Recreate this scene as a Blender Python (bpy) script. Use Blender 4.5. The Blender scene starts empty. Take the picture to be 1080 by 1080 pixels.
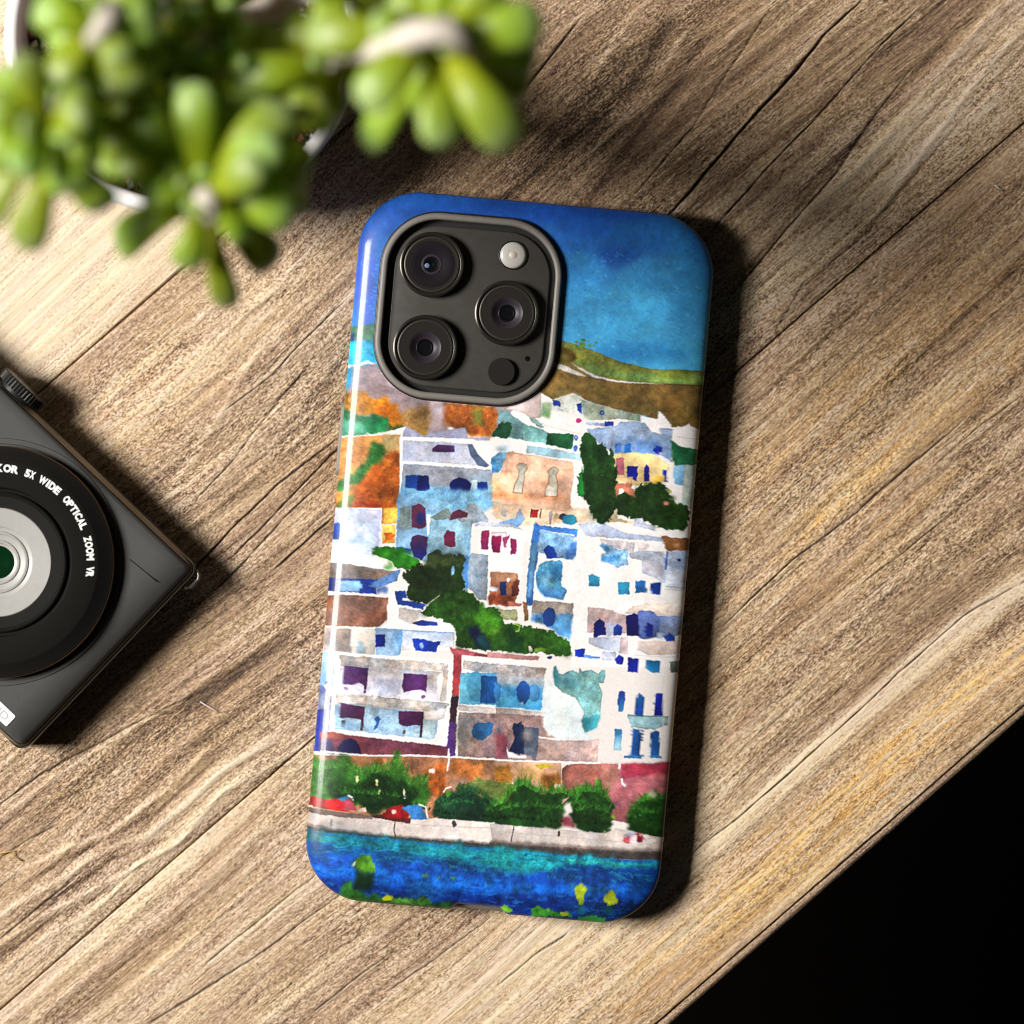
import bpy, bmesh, math, random
import numpy as np
from mathutils import Vector, Matrix

# ------------------------------------------------------------------ camera, lamp, world, exposure
SC = bpy.context.scene
MM = 0.001
S = 4.565                 # photograph pixels per millimetre at z = ZREF
ZREF = 6.0                # mm
D = 750.0                 # mm, camera above ZREF
HC = ZREF + D
def un(px, py, z):
    """photograph pixel -> (x, y) in mm on the plane z"""
    k = (HC - z) / D / S
    return (px - 540.0) * k, (540.0 - py) * k

cd = bpy.data.cameras.new('camera')
cam = bpy.data.objects.new('camera', cd)
SC.collection.objects.link(cam)
cam.location = (0, 0, HC * MM)
cam.rotation_euler = (0, 0, 0)
cd.sensor_width = 36.0
cd.lens = 36.0 * D / (1080.0 / S)
cd.clip_start = 0.05
cd.clip_end = 20.0
cd.dof.use_dof = True
cd.dof.focus_distance = (HC - 7.5) * MM
cd.dof.aperture_fstop = cd.lens / 21.5     # 21.5 mm wide opening
cd.dof.aperture_blades = 0
SC.camera = cam

LAMP_PX = (-5350, -330, 1150)                  # softbox to the left of the table
LAMP_POWER = 59.0
lx, ly = un(LAMP_PX[0], LAMP_PX[1], ZREF)
ld = bpy.data.lights.new('softbox', 'AREA')
ld.shape = 'RECTANGLE'
ld.size = 0.58
ld.size_y = 0.50
ld.energy = LAMP_POWER
ld.color = (1.0, 0.965, 0.92)
lamp = bpy.data.objects.new('softbox', ld)
SC.collection.objects.link(lamp)
lamp.location = (lx * MM, ly * MM, LAMP_PX[2] * MM)
lamp.rotation_euler = (Vector((0, -0.01, 0)) - lamp.location).to_track_quat('-Z', 'Y').to_euler()

w = bpy.data.worlds.new('World')
SC.world = w
w.use_nodes = True
bg = w.node_tree.nodes['Background']
bg.inputs['Color'].default_value = (1.0, 0.94, 0.86, 1)
bg.inputs['Strength'].default_value = 0.011

SC.cycles.use_denoising = True
SC.cycles.use_adaptive_sampling = False
SC.cycles.filter_width = 1.0
SC.view_settings.view_transform = 'Standard'
SC.view_settings.look = 'None'
SC.view_settings.exposure = 0.0
SC.view_settings.gamma = 1.0
SC.view_settings.use_curve_mapping = False

# ------------------------------------------------------------------ helpers
rnd = random.Random(7)
NOISE_TABLE = np.random.default_rng(11).random((256, 256)).astype(np.float32)
def vnoise(x, y, seed=0):
    x = np.asarray(x, np.float64) + seed * 17.31
    y = np.asarray(y, np.float64) + seed * 9.77
    xi = np.floor(x).astype(np.int64); yi = np.floor(y).astype(np.int64)
    fx = x - xi; fy = y - yi
    fx = fx * fx * (3 - 2 * fx); fy = fy * fy * (3 - 2 * fy)
    x0 = xi & 255; x1 = (xi + 1) & 255; y0 = yi & 255; y1 = (yi + 1) & 255
    T = NOISE_TABLE
    return (T[y0, x0] * (1 - fx) + T[y0, x1] * fx) * (1 - fy) + (T[y1, x0] * (1 - fx) + T[y1, x1] * fx) * fy
def fbm(x, y, seed=0, o=3):
    s = 0.0; a = 0.5; t = 0.0
    for k in range(o):
        s = s + a * vnoise(x * 2 ** k, y * 2 ** k, seed + k * 3); t += a; a *= 0.55
    return s / t                              # 0..1
def sstep(a, b, x):
    t = np.clip((x - a) / (b - a), 0, 1)
    return t * t * (3 - 2 * t)

def empty(name, loc=(0, 0, 0), rz=0.0):
    o = bpy.data.objects.new(name, None)
    SC.collection.objects.link(o)
    o.empty_display_size = 0.02
    o.location = loc; o.rotation_euler = (0, 0, rz)
    return o
def tag(o, label=None, cat=None, group=None, kind=None):
    if label: o['label'] = label
    if cat: o['category'] = cat
    if group: o['group'] = group
    if kind: o['kind'] = kind
    return o
def add_mesh(name, verts, faces, mat, parent=None, smooth=True, scale=MM):
    me = bpy.data.meshes.new(name)
    v = np.asarray(verts, np.float64) * scale
    me.from_pydata(v.tolist(), [], [tuple(int(i) for i in f) for f in faces])
    me.update()
    if smooth:
        me.polygons.foreach_set('use_smooth', [True] * len(me.polygons))
    if mat is not None: me.materials.append(mat)
    o = bpy.data.objects.new(name, me)
    SC.collection.objects.link(o)
    if parent is not None: o.parent = parent
    return o
def sharp(o, deg=35):
    me = o.data
    bm = bmesh.new(); bm.from_mesh(me)
    bmesh.ops.recalc_face_normals(bm, faces=bm.faces)
    for e in bm.edges:
        if len(e.link_faces) == 2 and e.calc_face_angle(0) > math.radians(deg): e.smooth = False
    bm.to_mesh(me); bm.free()
    return o
def fattr(o, name, vals):
    a = o.data.attributes.new(name, 'FLOAT', 'POINT')
    a.data.foreach_set('value', np.asarray(vals, np.float32).ravel())
def vattr(o, name, vals):
    a = o.data.attributes.new(name, 'FLOAT_VECTOR', 'POINT')
    a.data.foreach_set('vector', np.asarray(vals, np.float32).ravel())
def lathe(profile, seg=96, c=(0, 0), close=False):
    """profile [(r, z)] -> verts, faces around the vertical through c"""
    V = []; F = []
    n = len(profile)
    for r, z in profile:
        for k in range(seg):
            t = 2 * math.pi * k / seg
            V.append((c[0] + r * math.cos(t), c[1] + r * math.sin(t), z))
    for i in range(n - 1):
        for k in range(seg):
            k2 = (k + 1) % seg
            F.append((i * seg + k, i * seg + k2, (i + 1) * seg + k2, (i + 1) * seg + k))
    if profile[-1][0] > 1e-6:
        F.append(tuple((n - 1) * seg + k for k in range(seg)))
    return V, F
def rrect(hw, hh, r, na=16, nx=2, ny=2, c=(0, 0)):
    """rounded rectangle outline, counter-clockwise, fixed topology"""
    P = []
    def arc(cx, cy, a0):
        for k in range(na + 1):
            t = a0 + math.pi / 2 * k / na
            P.append((cx + r * math.cos(t), cy + r * math.sin(t)))
    def line(p, q, n):
        for k in range(1, n):
            P.append((p[0] + (q[0] - p[0]) * k / n, p[1] + (q[1] - p[1]) * k / n))
    a, b = hw - r, hh - r
    arc(a, b, 0);              line((a, hh), (-a, hh), nx)
    arc(-a, b, math.pi / 2);   line((-hw, b), (-hw, -b), ny)
    arc(-a, -b, math.pi);      line((-a, -hh), (a, -hh), nx)
    arc(a, -b, 1.5 * math.pi); line((hw, -b), (hw, b), ny)
    return np.array(P) + np.array(c)
def loft(rings, cap0=False, cap1=False):
    n = len(rings[0]); V = []; F = []
    for R in rings: V.extend([tuple(p) for p in R])
    for i in range(len(rings) - 1):
        for k in range(n):
            k2 = (k + 1) % n
            F.append((i * n + k, i * n + k2, (i + 1) * n + k2, (i + 1) * n + k))
    if cap0: F.append(tuple(reversed(range(n))))
    if cap1: F.append(tuple((len(rings) - 1) * n + k for k in range(n)))
    return V, F
def ring3(P2, z): return [(p[0], p[1], z) for p in P2]
def tube(pts, rads, seg=10):
    """tapered tube through 3-D points"""
    V = []; F = []; n = len(pts)
    P = [Vector(p) for p in pts]
    for i in range(n):
        t = (P[min(i + 1, n - 1)] - P[max(i - 1, 0)]).normalized()
        a = t.cross(Vector((0.3, 0.9, 0.2))).normalized(); b = t.cross(a)
        for k in range(seg):
            q = 2 * math.pi * k / seg
            V.append(tuple(P[i] + (a * math.cos(q) + b * math.sin(q)) * rads[i]))
    for i in range(n - 1):
        for k in range(seg):
            k2 = (k + 1) % seg
            F.append((i * seg + k, i * seg + k2, (i + 1) * seg + k2, (i + 1) * seg + k))
    F.append(tuple(reversed(range(seg)))); F.append(tuple((n - 1) * seg + k for k in range(seg)))
    return V, F

def mat(name, col=(0.5, 0.5, 0.5), rough=0.5, metal=0.0, coat=0.0, spec=0.5, vary=0.0, vscale=300.0, bump=0.0, bscale=2000.0):
    m = bpy.data.materials.new(name); m.use_nodes = True
    nt = m.node_tree; N = nt.nodes; L = nt.links
    b = N['Principled BSDF']
    b.inputs['Base Color'].default_value = (*col, 1)
    b.inputs['Roughness'].default_value = rough
    b.inputs['Metallic'].default_value = metal
    b.inputs['Coat Weight'].default_value = coat
    b.inputs['Coat Roughness'].default_value = 0.08
    b.inputs['Specular IOR Level'].default_value = spec
    tc = N.new('ShaderNodeTexCoord')
    if vary > 0:
        nz = N.new('ShaderNodeTexNoise'); nz.inputs['Scale'].default_value = vscale; nz.inputs['Detail'].default_value = 4
        L.new(tc.outputs['Object'], nz.inputs['Vector'])
        mx = N.new('ShaderNodeMix'); mx.data_type = 'RGBA'
        mx.inputs[6].default_value = (*[c * (1 - vary) for c in col], 1)
        mx.inputs[7].default_value = (*[min(1, c * (1 + vary)) for c in col], 1)
        L.new(nz.outputs['Fac'], mx.inputs[0]); L.new(mx.outputs[2], b.inputs['Base Color'])
        mr = N.new('ShaderNodeMapRange'); mr.inputs[3].default_value = max(0.02, rough - 0.08); mr.inputs[4].default_value = rough + 0.08
        L.new(nz.outputs['Fac'], mr.inputs[0]); L.new(mr.outputs[0], b.inputs['Roughness'])
    if bump > 0:
        n2 = N.new('ShaderNodeTexNoise'); n2.inputs['Scale'].default_value = bscale; n2.inputs['Detail'].default_value = 2
        L.new(tc.outputs['Object'], n2.inputs['Vector'])
        bp = N.new('ShaderNodeBump'); bp.inputs['Strength'].default_value = bump; bp.inputs['Distance'].default_value = 0.0001
        L.new(n2.outputs['Fac'], bp.inputs['Height']); L.new(bp.outputs['Normal'], b.inputs['Normal'])
    return m
# ------------------------------------------------------------------ floor far below the table
floor_m = mat('dark_floor', (0.0032, 0.0020, 0.0014), 0.9, spec=0.1, vary=0.4, vscale=6)
o = add_mesh('floor', [(-4000, -4000, -720), (4000, -4000, -720), (4000, 4000, -720), (-4000, 4000, -720)], [(0, 1, 2, 3)], floor_m, smooth=False)
tag(o, kind='structure')

# ------------------------------------------------------------------ weathered plank table
TA = math.radians(40.9)                       # the grain runs up and to the right
CT, ST = math.cos(TA), math.sin(TA)
table = empty('table', (0, 0, -0.02), TA)
tag(table, 'weathered brown wooden table of wide planks with open cracks', 'table')
def loc_t(px, py):
    x, y = un(px, py, 0)
    return x * CT + y * ST, -x * ST + y * CT     # along the grain, across it (mm)

def wood_material():
    m = bpy.data.materials.new('weathered_wood'); m.use_nodes = True
    nt = m.node_tree; N = nt.nodes; L = nt.links
    b = N['Principled BSDF']
    def attr(n):
        a = N.new('ShaderNodeAttribute'); a.attribute_name = n; return a
    g = attr('grain'); tone = attr('tone'); gold = attr('gold'); crack = attr('crack')
    def noise(sx, sy, det, rough=0.55, off=0.0, dist=0.0):
        mp = N.new('ShaderNodeMapping'); mp.inputs['Scale'].default_value = (sx, sy, 1.0); mp.inputs['Location'].default_value = (off, off * 1.7, 0)
        L.new(g.outputs['Vector'], mp.inputs['Vector'])
        t = N.new('ShaderNodeTexNoise'); t.inputs['Scale'].default_value = 1.0
        t.inputs['Detail'].default_value = det; t.inputs['Roughness'].default_value = rough; t.inputs['Distortion'].default_value = dist
        L.new(mp.outputs['Vector'], t.inputs['Vector']); return t.outputs['Fac']
    def mth(op, a, bb, c=None):
        n = N.new('ShaderNodeMath'); n.operation = op
        for i, v in enumerate((a, bb, c)):
            if v is None: continue
            if isinstance(v, (int, float)): n.inputs[i].default_value = v
            else: L.new(v, n.inputs[i])
        return n.outputs[0]
    def mrange(v, a, bb, c, d):
        n = N.new('ShaderNodeMapRange'); L.new(v, n.inputs[0])
        for i, q in enumerate((a, bb, c, d)): n.inputs[i + 1].default_value = q
        return n.outputs[0]
    def centred(v, k): return mth('MULTIPLY', mth('SUBTRACT', v, 0.5), k)
    band = noise(0.010, 0.30, 5, 0.6, 3, 0.3)
    strk = noise(0.022, 0.85, 5, 0.7, 11, 0.1)
    fib = noise(0.14, 2.0, 4, 0.75, 23, 0.1)
    spk = noise(1.5, 3.0, 2, 0.8, 41)
    patch = noise(0.03, 0.06, 3, 0.6, 57)
    pm = mrange(patch, 0.35, 0.65, 0.35, 1.25)
    v = mth('ADD', tone.outputs['Fac'], centred(band, 0.62))
    v = mth('ADD', v, centred(strk, 0.66))
    v = mth('ADD', v, mth('MULTIPLY', centred(fib, 1.25), pm))
    v = mth('ADD', v, mth('MULTIPLY', centred(spk, 2.3), pm))
    # hair-thin dark pores that follow the fibres
    pore = noise(0.06, 1.9, 2, 0.5, 77)
    pl = mth('ABSOLUTE', mth('SUBTRACT', pore, 0.5), 0)
    pmask = mrange(pl, 0.0, 0.020, 1.0, 0.0)
    psel = mrange(noise(0.02, 0.16, 2, 0.5, 91), 0.50, 0.62, 0.0, 1.0)
    pmask = mth('MULTIPLY', pmask, psel)
    v = mth('SUBTRACT', v, mth('MULTIPLY', pmask, 0.42))
    # long continuous late-wood lines
    ln = mrange(mth('ABSOLUTE', mth('SUBTRACT', noise(0.010, 1.05, 3, 0.6, 301), 0.5), 0), 0.0, 0.028, 1.0, 0.0)
    lsel = mrange(noise(0.012, 0.09, 2, 0.5, 333), 0.42, 0.56, 0.15, 1.0)
    v = mth('SUBTRACT', v, mth('MULTIPLY', mth('MULTIPLY', ln, lsel), 0.20))
    # crumbs of pale and dark fibre
    f1 = noise(0.9, 2.0, 2, 0.75, 401)
    v = mth('ADD', v, mth('MULTIPLY', mrange(f1, 0.60, 0.70, 0.0, 1.0), 0.30))
    v = mth('SUBTRACT', v, mth('MULTIPLY', mrange(f1, 0.42, 0.32, 0.0, 1.0), 0.26))
    f2 = noise(0.45, 1.0, 3, 0.75, 451)
    v = mth('SUBTRACT', v, mth('MULTIPLY', mrange(f2, 0.37, 0.28, 0.0, 1.0), 0.26))
    cr = N.new('ShaderNodeValToRGB')
    E = cr.color_ramp.elements
    cols = [(0.0, (0.030, 0.017, 0.010)), (0.22, (0.095, 0.056, 0.033)), (0.42, (0.220, 0.140, 0.084)),
            (0.60, (0.392, 0.264, 0.155)), (0.80, (0.572, 0.425, 0.276)), (1.0, (0.76, 0.64, 0.47))]
    E[0].position = cols[0][0]; E[0].color = (*cols[0][1], 1)
    E[1].position = cols[-1][0]; E[1].color = (*cols[-1][1], 1)
    for p, c in cols[1:-1]:
        e = E.new(p); e.color = (*c, 1)
    L.new(v, cr.inputs['Fac'])
    # warm honey fibres
    gm = N.new('ShaderNodeMix'); gm.data_type = 'RGBA'; gm.blend_type = 'MULTIPLY'
    gm.inputs[7].default_value = (1.25, 1.0, 0.50, 1)
    gsel = mrange(noise(0.06, 0.9, 4, 0.65, 131), 0.38, 0.62, 0.15, 1.0)
    gspk = mrange(noise(0.3, 1.3, 3, 0.7, 171), 0.35, 0.65, 0.3, 1.0)
    L.new(mth('MULTIPLY', mth('MULTIPLY', gold.outputs['Fac'], gsel), gspk), gm.inputs[0])
    L.new(cr.outputs['Color'], gm.inputs[6])
    # greyer / pinker weathering in places
    gy = N.new('ShaderNodeMix'); gy.data_type = 'RGBA'; gy.blend_type = 'MULTIPLY'
    gy.inputs[7].default_value = (0.97, 0.95, 1.02, 1)
    L.new(mrange(noise(0.02, 0.2, 3, 0.6, 201), 0.42, 0.6, 0.0, 1.0), gy.inputs[0])
    L.new(gm.outputs[2], gy.inputs[6])
    ck = N.new('ShaderNodeMix'); ck.data_type = 'RGBA'
    ck.inputs[7].default_value = (0.016, 0.010, 0.007, 1)
    L.new(crack.outputs['Fac'], ck.inputs[0]); L.new(gy.outputs[2], ck.inputs[6])
    L.new(ck.outputs[2], b.inputs['Base Color'])
    rr = mrange(v, 0.1, 0.9, 0.72, 0.50); L.new(rr, b.inputs['Roughness'])
    b.inputs['Specular IOR Level'].default_value = 0.35
    h = mth('ADD', mth('MULTIPLY', fib, 0.6), mth('ADD', mth('MULTIPLY', strk, 0.9), mth('MULTIPLY', spk, 0.35)))
    h = mth('SUBTRACT', h, mth('MULTIPLY', pmask, 0.4))
    bp = N.new('ShaderNodeBump'); bp.inputs['Strength'].default_value = 0.42; bp.inputs['Distance'].default_value = 0.0006
    L.new(h, bp.inputs['Height']); L.new(bp.outputs['Normal'], b.inputs['Normal'])
    return m
wood_m = wood_material()

# cracks traced along the boards: points in photograph pixels, width in pixels, depth in mm
CRACKS = [
 ([(915, -8), (905, 5), (868, 38), (835, 80), (800, 117), (760, 164), (725, 205), (700, 232)], 2.6, 0.9),
 ([(978, 0), (925, 52), (872, 112), (815, 172), (745, 250)], 1.3, 0.5),
 ([(818, 0), (770, 72), (730, 135), (668, 207)], 1.1, 0.4),
 ([(962, 72), (918, 128), (880, 185), (832, 240), (775, 308)], 1.5, 0.5),
 ([(612, 20), (585, 55), (556, 92), (545, 118)], 1.5, 0.5),
 ([(850, 295), (836, 318), (818, 348)], 1.1, 0.3),
 ([(367, 314), (321, 358), (285, 397), (233, 436)], 1.3, 0.4),
 ([(329, 382), (295, 420), (244, 487), (203, 531)], 1.2, 0.4),
 ([(362, 457), (330, 482), (295, 509), (241, 561), (205, 600), (180, 630)], 1.8, 0.6),
 ([(360, 468), (327, 503), (275, 557), (240, 592)], 1.5, 0.5),
 ([(345, 505), (300, 545), (262, 588), (222, 628)], 1.3, 0.4),
 ([(352, 545), (318, 575), (290, 600)], 2.2, 0.6),
 ([(0, 848), (40, 818), (78, 797), (155, 757), (200, 735), (219, 726)], 1.5, 0.5),
 ([(0, 905), (30, 885), (62, 868)], 1.0, 0.3),
 ([(0, 990), (35, 962), (80, 925)], 1.1, 0.3),
 ([(1012, 448), (953, 497), (900, 543), (833, 593), (797, 627), (760, 663)], 1.3, 0.4),
 ([(1085, 611), (1017, 649), (953, 705), (897, 758), (841, 808), (777, 864), (733, 897)], 1.2, 0.5),
 ([(362, 942), (310, 980), (267, 1011), (158, 1079)], 1.3, 0.4),
 ([(335, 922), (290, 957), (253, 987), (212, 1021)], 1.0, 0.3),
 ([(599, 984), (570, 1003), (545, 1023), (525, 1039)], 1.2, 0.4),
 ([(520, 966), (453, 1015), (406, 1049)], 1.0, 0.3),
 ([(1000, 545), (950, 585), (905, 618)], 1.0, 0.3),
 ([(420, 1000), (365, 1040), (330, 1068)], 1.0, 0.3),
 ([(1075, 420), (1030, 452), (985, 492)], 0.9, 0.3),
 ([(120, 640), (150, 612), (190, 575)], 1.2, 0.3),
]
CR_L = [([loc_t(*p) for p in pts], wd, dp) for pts, wd, dp in CRACKS]
# broad soft changes of wood colour: (px, py, along mm, across mm, tone, gold)
TONES = [
 (620, 90, 60, 22, -0.06, 0.15), (820, 130, 50, 16, 0.02, 0.10), (900, 60, 40, 10, -0.04, 0.0), (740, 60, 30, 12, -0.04, 0.1),
 (440, 190, 40, 14, -0.03, 0.0), (1000, 130, 26, 9, 0.10, 0.0), (820, 270, 24, 8, 0.06, 0.0), (300, 300, 30, 8, -0.03, 0.0),
 (290, 420, 46, 12, 0.05, 0.0), (260, 330, 46, 6, 0.06, 0.0), (150, 430, 40, 9, 0.03, 0.55), (345, 440, 14, 12, -0.09, 0.0),
 (255, 690, 40, 9, -0.13, 0.0), (300, 640, 25, 4, 0.10, 0.0), (200, 770, 30, 8, -0.03, 0.25), (60, 860, 40, 10, -0.02, 0.25),
 (120, 960, 60, 6, 0.14, 0.0), (330, 860, 40, 10, 0.02, 0.0), (300, 950, 60, 14, 0.06, 0.0), (560, 1020, 60, 12, 0.10, 0.0),
 (1010, 340, 36, 14, -0.05, 0.45), (900, 420, 40, 9, -0.02, 0.35), (1000, 420, 45, 4, 0.06, 0.8), (880, 530, 30, 3, 0.05, 0.7),
 (930, 570, 40, 5, 0.0, 0.2), (940, 545, 50, 9, 0.06, 0.45), (960, 640, 50, 8, -0.08, 0.0), (900, 758, 75, 2.8, 0.20, 0.0),
 (1040, 640, 20, 3, 0.16, 0.0), (850, 870, 70, 8, 0.0, 0.5), (960, 780, 60, 5, 0.05, 0.9), (800, 960, 60, 6, 0.04, 0.7),
 (1040, 720, 40, 4, 0.04, 0.9), (760, 800, 40, 6, 0.02, 0.2), (640, 940, 40, 10, 0.10, 0.1), (820, 480, 40, 9, 0.0, 0.5),
 (730, 990, 80, 9, 0.06, 0.35), (500, 1060, 60, 8, 0.06, 0.2), (80, 250, 60, 20, 0.10, 0.0), (640, 130, 40, 20, -0.10, 0.1), (1000, 250, 40, 10, -0.04, 0.2), (40, 340, 30, 10, 0.05, 0.15),
]
# single ridges and stripes of the grain: points in photograph pixels, width px, tone, height mm
BANDS = [
 ([(-5, 932), (37, 910), (117, 877), (180, 830), (212, 797)], 5, .20, .25), ([(-5, 969), (43, 940), (110, 897), (157, 880), (200, 847), (232, 815), (290, 781)], 7, .24, .35),
 ([(-5, 1000), (67, 953), (133, 920), (187, 890), (235, 833), (300, 800), (332, 779)], 6, .24, .35), ([(-5, 1030), (50, 987), (100, 960), (147, 913), (190, 886)], 6, .20, .3),
 ([(-5, 985), (55, 948), (120, 908), (172, 886)], 3.5, -.26, -.3), ([(-5, 1014), (58, 968), (118, 938), (168, 900)], 3.5, -.24, -.3), ([(-5, 950), (40, 925), (112, 886), (168, 856), (222, 806)], 4, -.22, -.3),
 ([(348, 641), (300, 661), (262, 688), (225, 711), (180, 744), (120, 779), (60, 819), (-5, 866)], 6, .22, .3), ([(330, 672), (280, 690), (240, 718), (200, 742)], 9, -.16, -.1),
 ([(705, 28), (670, 90), (590, 165), (535, 213)], 12, -.20, -.3), ([(750, 38), (705, 100), (655, 166), (630, 200)], 9, -.18, -.25), ([(725, 30), (690, 92), (620, 165)], 7, .16, .25), ([(665, 22), (628, 80), (560, 150)], 7, .15, .25),
 ([(785, 20), (740, 82), (690, 150)], 7, .12, .2), ([(996, 48), (930, 115), (890, 165), (840, 225), (775, 305)], 8, -.22, -.35), ([(1044, 15), (990, 80), (900, 182), (848, 228)], 7, .18, .3),
 ([(1084, 27), (1040, 75), (990, 140), (920, 230), (840, 300), (785, 343)], 6, .20, .3), ([(1080, 52), (1035, 105), (985, 163), (915, 245), (840, 312)], 4, -.18, -.25), ([(1062, 20), (1015, 82), (962, 145), (900, 215), (800, 305)], 4, -.15, -.2),
 ([(322, 318), (275, 365), (251, 402), (233, 435), (200, 493), (172, 531)], 7, .16, .2), ([(314, 303), (231, 350), (190, 367), (140, 420)], 10, -.17, -.15), ([(370, 360), (340, 420), (290, 480), (240, 530)], 11, -.14, -.15),
 ([(350, 400), (318, 450), (262, 505)], 5, .12, .2), ([(300, 300), (262, 330), (205, 385), (150, 440), (100, 480)], 6, .13, .15), ([(240, 310), (180, 362), (110, 425), (60, 470)], 5, .12, .15),
 ([(480, 170), (420, 215), (395, 235)], 9, -.14, -.1), ([(548, 110), (470, 190), (430, 205)], 6, .12, .2), ([(880, 20), (835, 70), (770, 150), (720, 210)], 6, .10, .15),
]
BD_L = [([loc_t(*p) for p in pts], wd / S, t, h) for pts, wd, t, h in BANDS]
TN_L = [(*loc_t(a, b), c, d, e, f) for a, b, c, d, e, f in TONES]

def grain_warp(x, y, k):
    g = 15.0 * (fbm(x * 0.0058 + 3.1, y * 0.009, 21 + k, 2) - 0.5)
    g = g + 2.6 * (fbm(x * 0.022, y * 0.05, 31 + k, 2) - 0.5)
    return y + g
def plank(y0, y1, k, base_tone, base_gold, dense, edge=False, seed=0):
    xs = np.arange(-172, 196, 1.1) if dense else np.linspace(-172, 196, 40)
    xs = np.concatenate([np.linspace(-420, -173, 26), xs, np.linspace(197, 420, 26)])
    n = int((y1 - y0) / (0.2 if dense else 4))
    ys = np.linspace(y0, y1, n + 1)
    X, Y = np.meshgrid(xs, ys)
    G = grain_warp(X, Y, seed)
    # the plank's long edges are worn, not ruled
    wob = 0.35 * (fbm(xs * 0.03, xs * 0 + k, 5, 3) - 0.5)
    tone = np.full(X.shape, base_tone); gold = np.full(X.shape, base_gold)
    GW = G - grain_warp(X * 0, Y * 0, seed) * 0
    for (tx, ty, ax, ay, dt, dg) in TN_L:
        gy = grain_warp(np.array([[tx]]), np.array([[ty]]), seed)[0, 0]
        if ty < y0 - 2 or ty > y1 + 2: continue
        e = np.exp(-((X - tx) / ax) ** 2 - ((G - gy) / ay) ** 2)
        tone += 1.5 * dt * e; gold += 0.7 * dg * e
    bandn = fbm(X * 0.004, G * 0.17, 60 + seed, 4) - 0.5
    tone += 0.30 * bandn
    # late-wood ridges stand proud
    rid = fbm(X * 0.006, G * 0.33, 80 + seed, 3) - 0.5
    Z = 0.70 * rid + 0.10 * (fbm(X * 0.05, G * 1.1, 90 + seed, 3) - 0.5)
    tone += 0.22 * rid
    crack = np.zeros(X.shape)
    for pts, wd, bt, bz in (BD_L if dense else []):
        xa = np.array([p[0] for p in pts]); ya = np.array([p[1] for p in pts])
        o = np.argsort(xa); xa = xa[o]; ya = ya[o]
        if ya.mean() < y0 - 3 or ya.mean() > y1 + 3: continue
        m = (xs > xa[0] - 6) & (xs < xa[-1] + 6); xc = xs[m]
        yc = np.interp(xc, xa, ya) + 0.9 * (fbm(xc * 0.07, xc * 0 + wd * 3, 17, 3) - 0.5)
        e = np.exp(-(((Y[:, m] - yc[None, :]) / (wd * 0.55 * (0.7 + 0.7 * fbm(xc * 0.05, xc * 0 + bt, 19, 2))[None, :])) ** 2))
        e = e * (sstep(xa[0] - 6, xa[0] + 4, xc) * (1 - sstep(xa[-1] - 4, xa[-1] + 6, xc)))[None, :]
        tone[:, m] += bt * e * (0.6 + 0.8 * fbm(X[:, m] * 0.25, Y[:, m] * 0.9, 23, 2)); Z[:, m] += bz * e
    if dense:
        for pts, wd, dp in CR_L:
            xa = np.array([p[0] for p in pts]); ya = np.array([p[1] for p in pts])
            if ya.mean() < y0 or ya.mean() > y1: continue
            o = np.argsort(xa); xa = xa[o]; ya = ya[o]
            m = (X[0] > xa[0]) & (X[0] < xa[-1])
            if not m.any(): continue
            xc = X[0][m]
            yc = np.interp(xc, xa, ya) + 0.5 * (fbm(xc * 0.16, xc * 0 + wd, 7, 3) - 0.5)
            tt = (xc - xa[0]) / (xa[-1] - xa[0])
            hw = wd / S * 0.5 * (np.clip(np.minimum(tt, 1 - tt) * 9, 0.25, 1)) * (0.45 + 1.1 * fbm(xc * 0.12, xc * 0 + 3, 13, 3))
            dist = np.abs(Y[:, m] - yc[None, :])
            prof = 1 - sstep(0.5, 1.25, dist / (hw[None, :] + 0.04))
            crack[:, m] = np.maximum(crack[:, m], prof)
            Z[:, m] -= dp * prof
            lip = np.exp(-(dist / 1.3) ** 2)
            tone[:, m] += 0.05 * lip * (1 - prof)
    # rounded arrises at the gaps
    de = np.minimum(Y - (y0 + wob[None, :]), (y1 - wob[None, :]) - Y)
    Z -= 0.5 * (1 - sstep(-0.15, 0.3, de))
    Z -= 0.15 * np.exp(-np.maximum(de, 0) / 2.0)
    tone -= 0.10 * (1 - sstep(0.0, 0.3, de))
    ny, nx = X.shape
    V = np.stack([X, Y, Z], -1).reshape(-1, 3)
    idx = np.arange(ny * nx).reshape(ny, nx)
    F = np.stack([idx[:-1, :-1], idx[:-1, 1:], idx[1:, 1:], idx[1:, :-1]], -1).reshape(-1, 4).tolist()
    # sides and underside
    per = idx[0, :].tolist() + idx[1:, -1].tolist() + idx[-1, -2::-1].tolist() + idx[-2:0:-1, 0].tolist()
    base = len(V)
    low = V[per].copy(); low[:, 2] = -20
    V = np.concatenate([V, low])
    for i in range(len(per)):
        j = (i + 1) % len(per)
        F.append((per[j], per[i], base + i, base + j))
    F.append(tuple(base + i for i in reversed(range(len(per)))))
    o = add_mesh('plank', V, F, wood_m, table)
    o.location = (0, 0, 0.02)
    ex = len(per)
    def pad(a, v): return np.concatenate([a.ravel(), np.full(ex, v)])
    fattr(o, 'tone', pad(tone, 0.3)); fattr(o, 'gold', pad(gold, 0.1)); fattr(o, 'crack', pad(crack, 0.0))
    gz = np.full(X.size, k * 13.7)
    gv = np.stack([X.ravel(), G.ravel(), gz], -1)
    vattr(o, 'grain', np.concatenate([gv, np.stack([low[:, 0], low[:, 1] - 20, np.full(ex, k * 13.7)], -1)]))
    return o
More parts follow.
